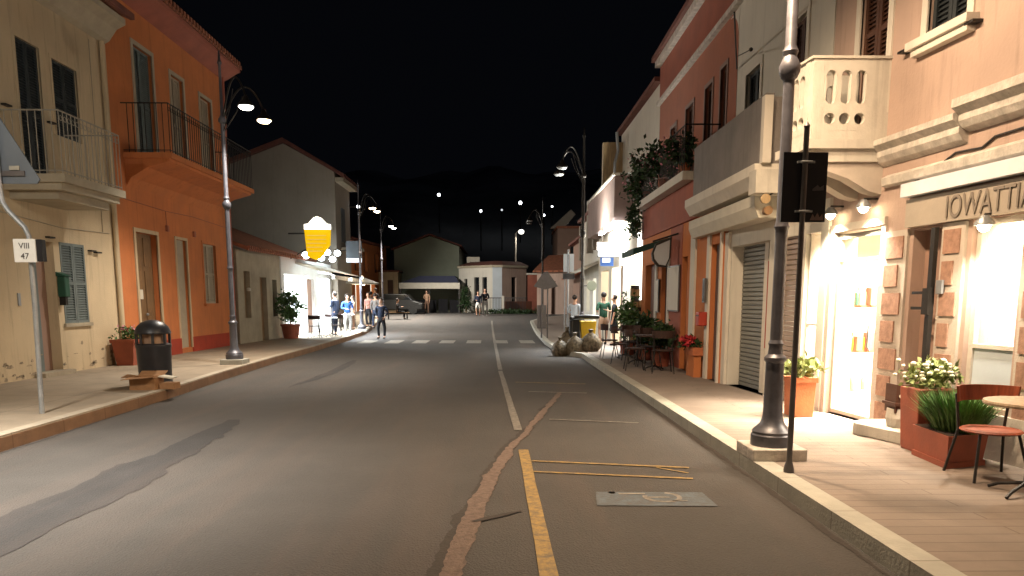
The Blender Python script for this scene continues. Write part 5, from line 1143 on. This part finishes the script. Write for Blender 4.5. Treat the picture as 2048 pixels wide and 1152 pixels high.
# ================================================================== PEOPLE
def skin_mesh(name, verts, edges, radii, m, parent, root=0):
    bm = bmesh.new(); sk = bm.verts.layers.skin.verify(); vs = [bm.verts.new(v) for v in verts]
    for a, c in edges: bm.edges.new((vs[a], vs[c]))
    for i, v in enumerate(vs):
        r = radii[i]; v[sk].radius = (r, r) if not isinstance(r, tuple) else r; v[sk].use_root = (i == root)
    me = bpy.data.meshes.new(name); bm.to_mesh(me); bm.free(); me.materials.append(M[m])
    o = bpy.data.objects.new(name, me); COL.objects.link(o); o.parent = parent
    s = o.modifiers.new('skin', 'SKIN'); s.use_smooth_shade = True; u = o.modifiers.new('sub', 'SUBSURF'); u.levels = 1; u.render_levels = 1
    return o
def person(loc, rz, label, top, bottom, h=1.72, legs=.11, stride=0.0, arms=('down', 'down'), style='trousers', hair='hair_dark', long_hair=False, shoes='plastic_black', sleeve='long', sit=False):
    t = thing('person', label, 'person', loc); t.rotation_euler.z = rz; k = h/1.75; t.scale = (k, k, k)
    V, E, Rr = [], [], []
    def add(p, r, par=None):
        V.append(p); Rr.append(r); 
        if par is not None: E.append((par, len(V)-1))
        return len(V)-1
    zs = -.42 if sit else 0
    pel = add((0, 0, .95+zs), (.115, .085)); wa = add((0, -.01, 1.1+zs), (.11, .08), pel); che = add((0, 0, 1.3+zs), (.15, .10), wa); nb = add((0, -.01, 1.46+zs), .06, che)
    ne = add((0, 0, 1.52+zs), .05, nb); h1 = add((0, .015, 1.60+zs), .082, ne); h2 = add((0, .01, 1.68+zs), .085, h1); add((0, .005, 1.725+zs), .05, h2); add((0, .118, 1.615+zs), .012, h1)
    arms_p = {}; legs_p = {}
    for s, mode in ((-1, arms[0]), (1, arms[1])):
        sh = add((s*.19, -.005, 1.41+zs), .055, che)
        if mode == 'down': el, wr = (s*.235, -.03, 1.14+zs), (s*.24, .03, .90+zs)
        elif mode == 'bent': el, wr = (s*.25, -.04, 1.15+zs), (s*.14, .17, 1.12+zs)
        elif mode == 'front': el, wr = (s*.22, .03, 1.15+zs), (s*.10, .24, 1.22+zs)
        elif mode == 'pocket': el, wr = (s*.29, -.06, 1.15+zs), (s*.19, .03, .97+zs)
        e = add(el, .042, sh); w = add(wr, .028, e); d = (Vector(wr)-Vector(el)).normalized()
        pm = add(tuple(Vector(wr)+d*.07), (.035, .02), w); side = Vector((0, 1, 0)) if mode in ('down', 'pocket') else Vector((1, 0, 0))
        for q, (o, ln) in enumerate(((-.028, .07), (-.01, .085), (.01, .08), (.027, .062))):
            a = Vector(wr)+d*.095+side*o; f1 = add(tuple(a), .0095, pm); add(tuple(a+d*ln+Vector((-s*.012, .01, 0))), .007, f1)
        th = Vector(wr)+d*.05-side*.04*(1 if mode != 'down' else -1); add(tuple(th+d*.03), .009, pm)
        arms_p[s] = (V[sh], el, wr)
    for s in (-1, 1):
        st = stride*s
        if sit: hp, kn, an, to = (s*.09, .02, .50), (s*.12, .42, .47), (s*.12, .40, .08), (s*.12, .54, .04)
        else: hp, kn, an, to = (s*.09, 0, .86), (s*(.09+legs)/1.4, .02+st*.5, .49), (s*legs, -.01+st, .09), (s*(legs+.02), .13+st, .035)
        a = add(hp, .088, pel); b_ = add(kn, .055, a); c = add(an, .038, b_); add(to, .035, c); legs_p[s] = (hp, kn, an, to)
    skin_mesh('body', V, E, Rr, 'skin', t)
    # clothes
    z0 = .88+zs
    v = [(0, 0, z0-.06), (0, -.01, 1.1+zs), (0, 0, 1.3+zs), (0, -.01, 1.45+zs)]; e = [(0,1),(1,2),(2,3)]; r = [(.18, .145), (.155, .12), (.172, .122), .075]
    for s in (-1, 1):
        A = arms_p[s]; n = len(v); v += [A[0], A[1]]; r += [.07, .055]; e += [(2, n), (n, n+1)]
        if sleeve == 'long': v.append(A[2]); r.append(.04); e.append((n+1, n+2))
    skin_mesh('jacket' if sleeve == 'long' else 'shirt', v, e, r, top, t)
    if style == 'skirt':
        b = MB(); b.lathe((0, 0, 0), [(.15, 1.02), (.17, .9), (.2, .62), (.21, .5), (.19, .5)], 16)
        for q in b.bm.verts: q.co.y *= .75
        b.build('skirt', bottom, t, smooth=True).location = (0,0,0)
    else:
        v = [(0, 0, .90+zs), (0, 0, 1.05+zs)]; e = [(0, 1)]; r = [(.155, .125), (.15, .115)]
        for s in (-1, 1):
            Lg = legs_p[s]; n = len(v)
            kn = Lg[1]; v += [(Lg[0][0], Lg[0][1]+.01, Lg[0][2]-(.06 if not sit else 0)), kn]; r += [.098, .072]; e += [(0, n), (n, n+1)]
            if style == 'trousers': v.append((Lg[2][0], Lg[2][1], Lg[2][2]+.02)); r.append(.055); e.append((n+1, n+2))
        skin_mesh('trousers' if style == 'trousers' else 'shorts', v, e, r, bottom, t)
    for s in (-1, 1):
        a, to = legs_p[s][2], legs_p[s][3]
        skin_mesh('shoe', [(a[0], a[1]-.04, .045), (a[0], a[1]+.03, .055), (to[0], to[1]+.01, .035)], [(0,1),(1,2)], [.04, .048, .038], shoes, t)
    b = MB(); b.ball((0, -.012, 1.69+zs), .098, 1.0, 14); 
    for q in list(b.bm.verts):
        if q.co.y > .045 and q.co.z < 1.72+zs: q.co.y = .03
        if q.co.z < 1.6+zs and not long_hair: q.co.z = 1.6+zs
    if long_hair: b.prism([(-.09, 1.7), (.09, 1.7), (.1, 1.42), (-.1, 1.42)], lambda p, q: (p, -.11, q+zs), lambda p, q: (p, -.04, q+zs))
    for q in b.bm.verts: pass
    hobj = b.build('hair', hair, t, smooth=True)
    return t
# MB.build subtracts the parent's world position; people parts are modelled at the origin, so shift them back
_build = MB.build
def _pbuild(s, name, m, parent=None, **k):
    o = _build(s, name, m, parent, **k)
    return o
def fix_person(t):
    w = Vector(t['_w'])
    for c in t.children:
        if c.type == 'MESH' and c.name.split('.')[0] in ('hair', 'skirt'): c.location = w
    return t
G = gz
fix_person(person((-4.93, 31.0, 0), 2.9, 'person in dark navy jacket and trousers standing in the roadway off the left kerb', 'cloth_navy', 'cloth_black', 1.66, .13, 0, ('pocket', 'pocket')))
fix_person(person((-6.75, 30.6, HL), 1.2, 'person in dark navy jacket at the left kerb facing the person in blue', 'cloth_navy', 'cloth_navy', 1.74, .12, .08, ('front', 'down')))
fix_person(person((-6.4, 31.4, HL), -2.6, 'person in bright blue top and white trousers beside the navy jacket', 'cloth_blue', 'cloth_white', 1.66, .09, 0, ('bent', 'bent'), shoes='cloth_white'))
fix_person(person((-7.0, 35.6, HL+G(35.6)), 2.0, 'person in beige top behind the second street lamp', 'cloth_beige', 'cloth_brown', 1.6, .1, 0, ('front', 'down'), long_hair=True))
fix_person(person((-6.6, 37.5, HL+G(37.5)), 2.6, 'person in pink shirt and grey trousers on the crowded left pavement', 'cloth_pink', 'cloth_black', 1.72, .1, 0, ('bent', 'down'), sleeve='short'))
fix_person(person((-6.1, 36.6, HL+G(36.6)), -.4, 'person in grey jacket right of the second street lamp', 'cloth_grey', 'cloth_navy', 1.7, .1, .05, ('down', 'bent')))
fix_person(person((-6.9, 40.0, HL+G(40)), 1.0, 'person in white shirt further along the left pavement', 'cloth_white', 'cloth_grey', 1.7, .1, 0, ('down', 'down'), sleeve='short'))
fix_person(person((-6.3, 46, G(46)), -1.4, 'person in dark clothes sitting on a bench near the parked car', 'cloth_black', 'cloth_black', 1.66, .1, 0, ('front', 'front'), sit=True))
fix_person(person((-1.45, 49.5, G(49.5)), 3.1, 'person in dark jacket and white shorts at the junction, left of the pair', 'cloth_navy', 'cloth_white', 1.62, .1, .08, ('down', 'bent'), style='shorts'))
fix_person(person((-1.0, 49.8, G(49.8)), 3.1, 'person in black jacket and white trousers at the junction, right of the pair', 'cloth_black', 'cloth_white', 1.8, .1, .06, ('bent', 'down'), shoes='cloth_white'))
fix_person(person((3.42, 24.6, HR), .3, 'person in green shirt and beige shorts near the glowing shopfront', 'cloth_green', 'cloth_beige', 1.7, .1, 0, ('bent', 'down'), style='shorts', sleeve='short'))
fix_person(person((3.72, 24.2, HR), 1.3, 'person in black dress beside the green shirted person', 'cloth_black', 'cloth_black', 1.62, .08, 0, ('down', 'front'), style='skirt', sleeve='short'))
fix_person(person((2.55, 25.4, HR), -.5, 'person in light blue top behind the twin panel sign pole', 'pale_panel', 'cloth_navy', 1.62, .1, 0, ('bent', 'down')))
fix_person(person((-5.3, 54.2, G(54)), 2.8, 'person in beige shirt and brown trousers standing under the white canopy', 'cloth_beige', 'cloth_brown', 1.65, .1, 0, ('down', 'bent'), sleeve='short'))
fix_person(person((-7.4, 44.5, HL+G(44)), 2.4, 'person in black shirt further back in the left pavement crowd', 'cloth_black', 'cloth_grey', 1.78, .1, 0, ('bent', 'down'), sleeve='short'))
t = thing('bench', 'low dark bench under the seated person at the left pavement end', 'bench', (-6.3, 46, G(46)))
MB().box(-7.0, -5.6, 45.85, 46.2, G(46)+.40, G(46)+.44).build('seat', 'wood_door', t); MB().box(-6.9, -6.85, 45.9, 46.15, G(46), G(46)+.4).box(-5.75, -5.7, 45.9, 46.15, G(46), G(46)+.4).build('leg', 'iron', t)
for o in bpy.data.objects:
    if '_w' in o.keys(): del o['_w']
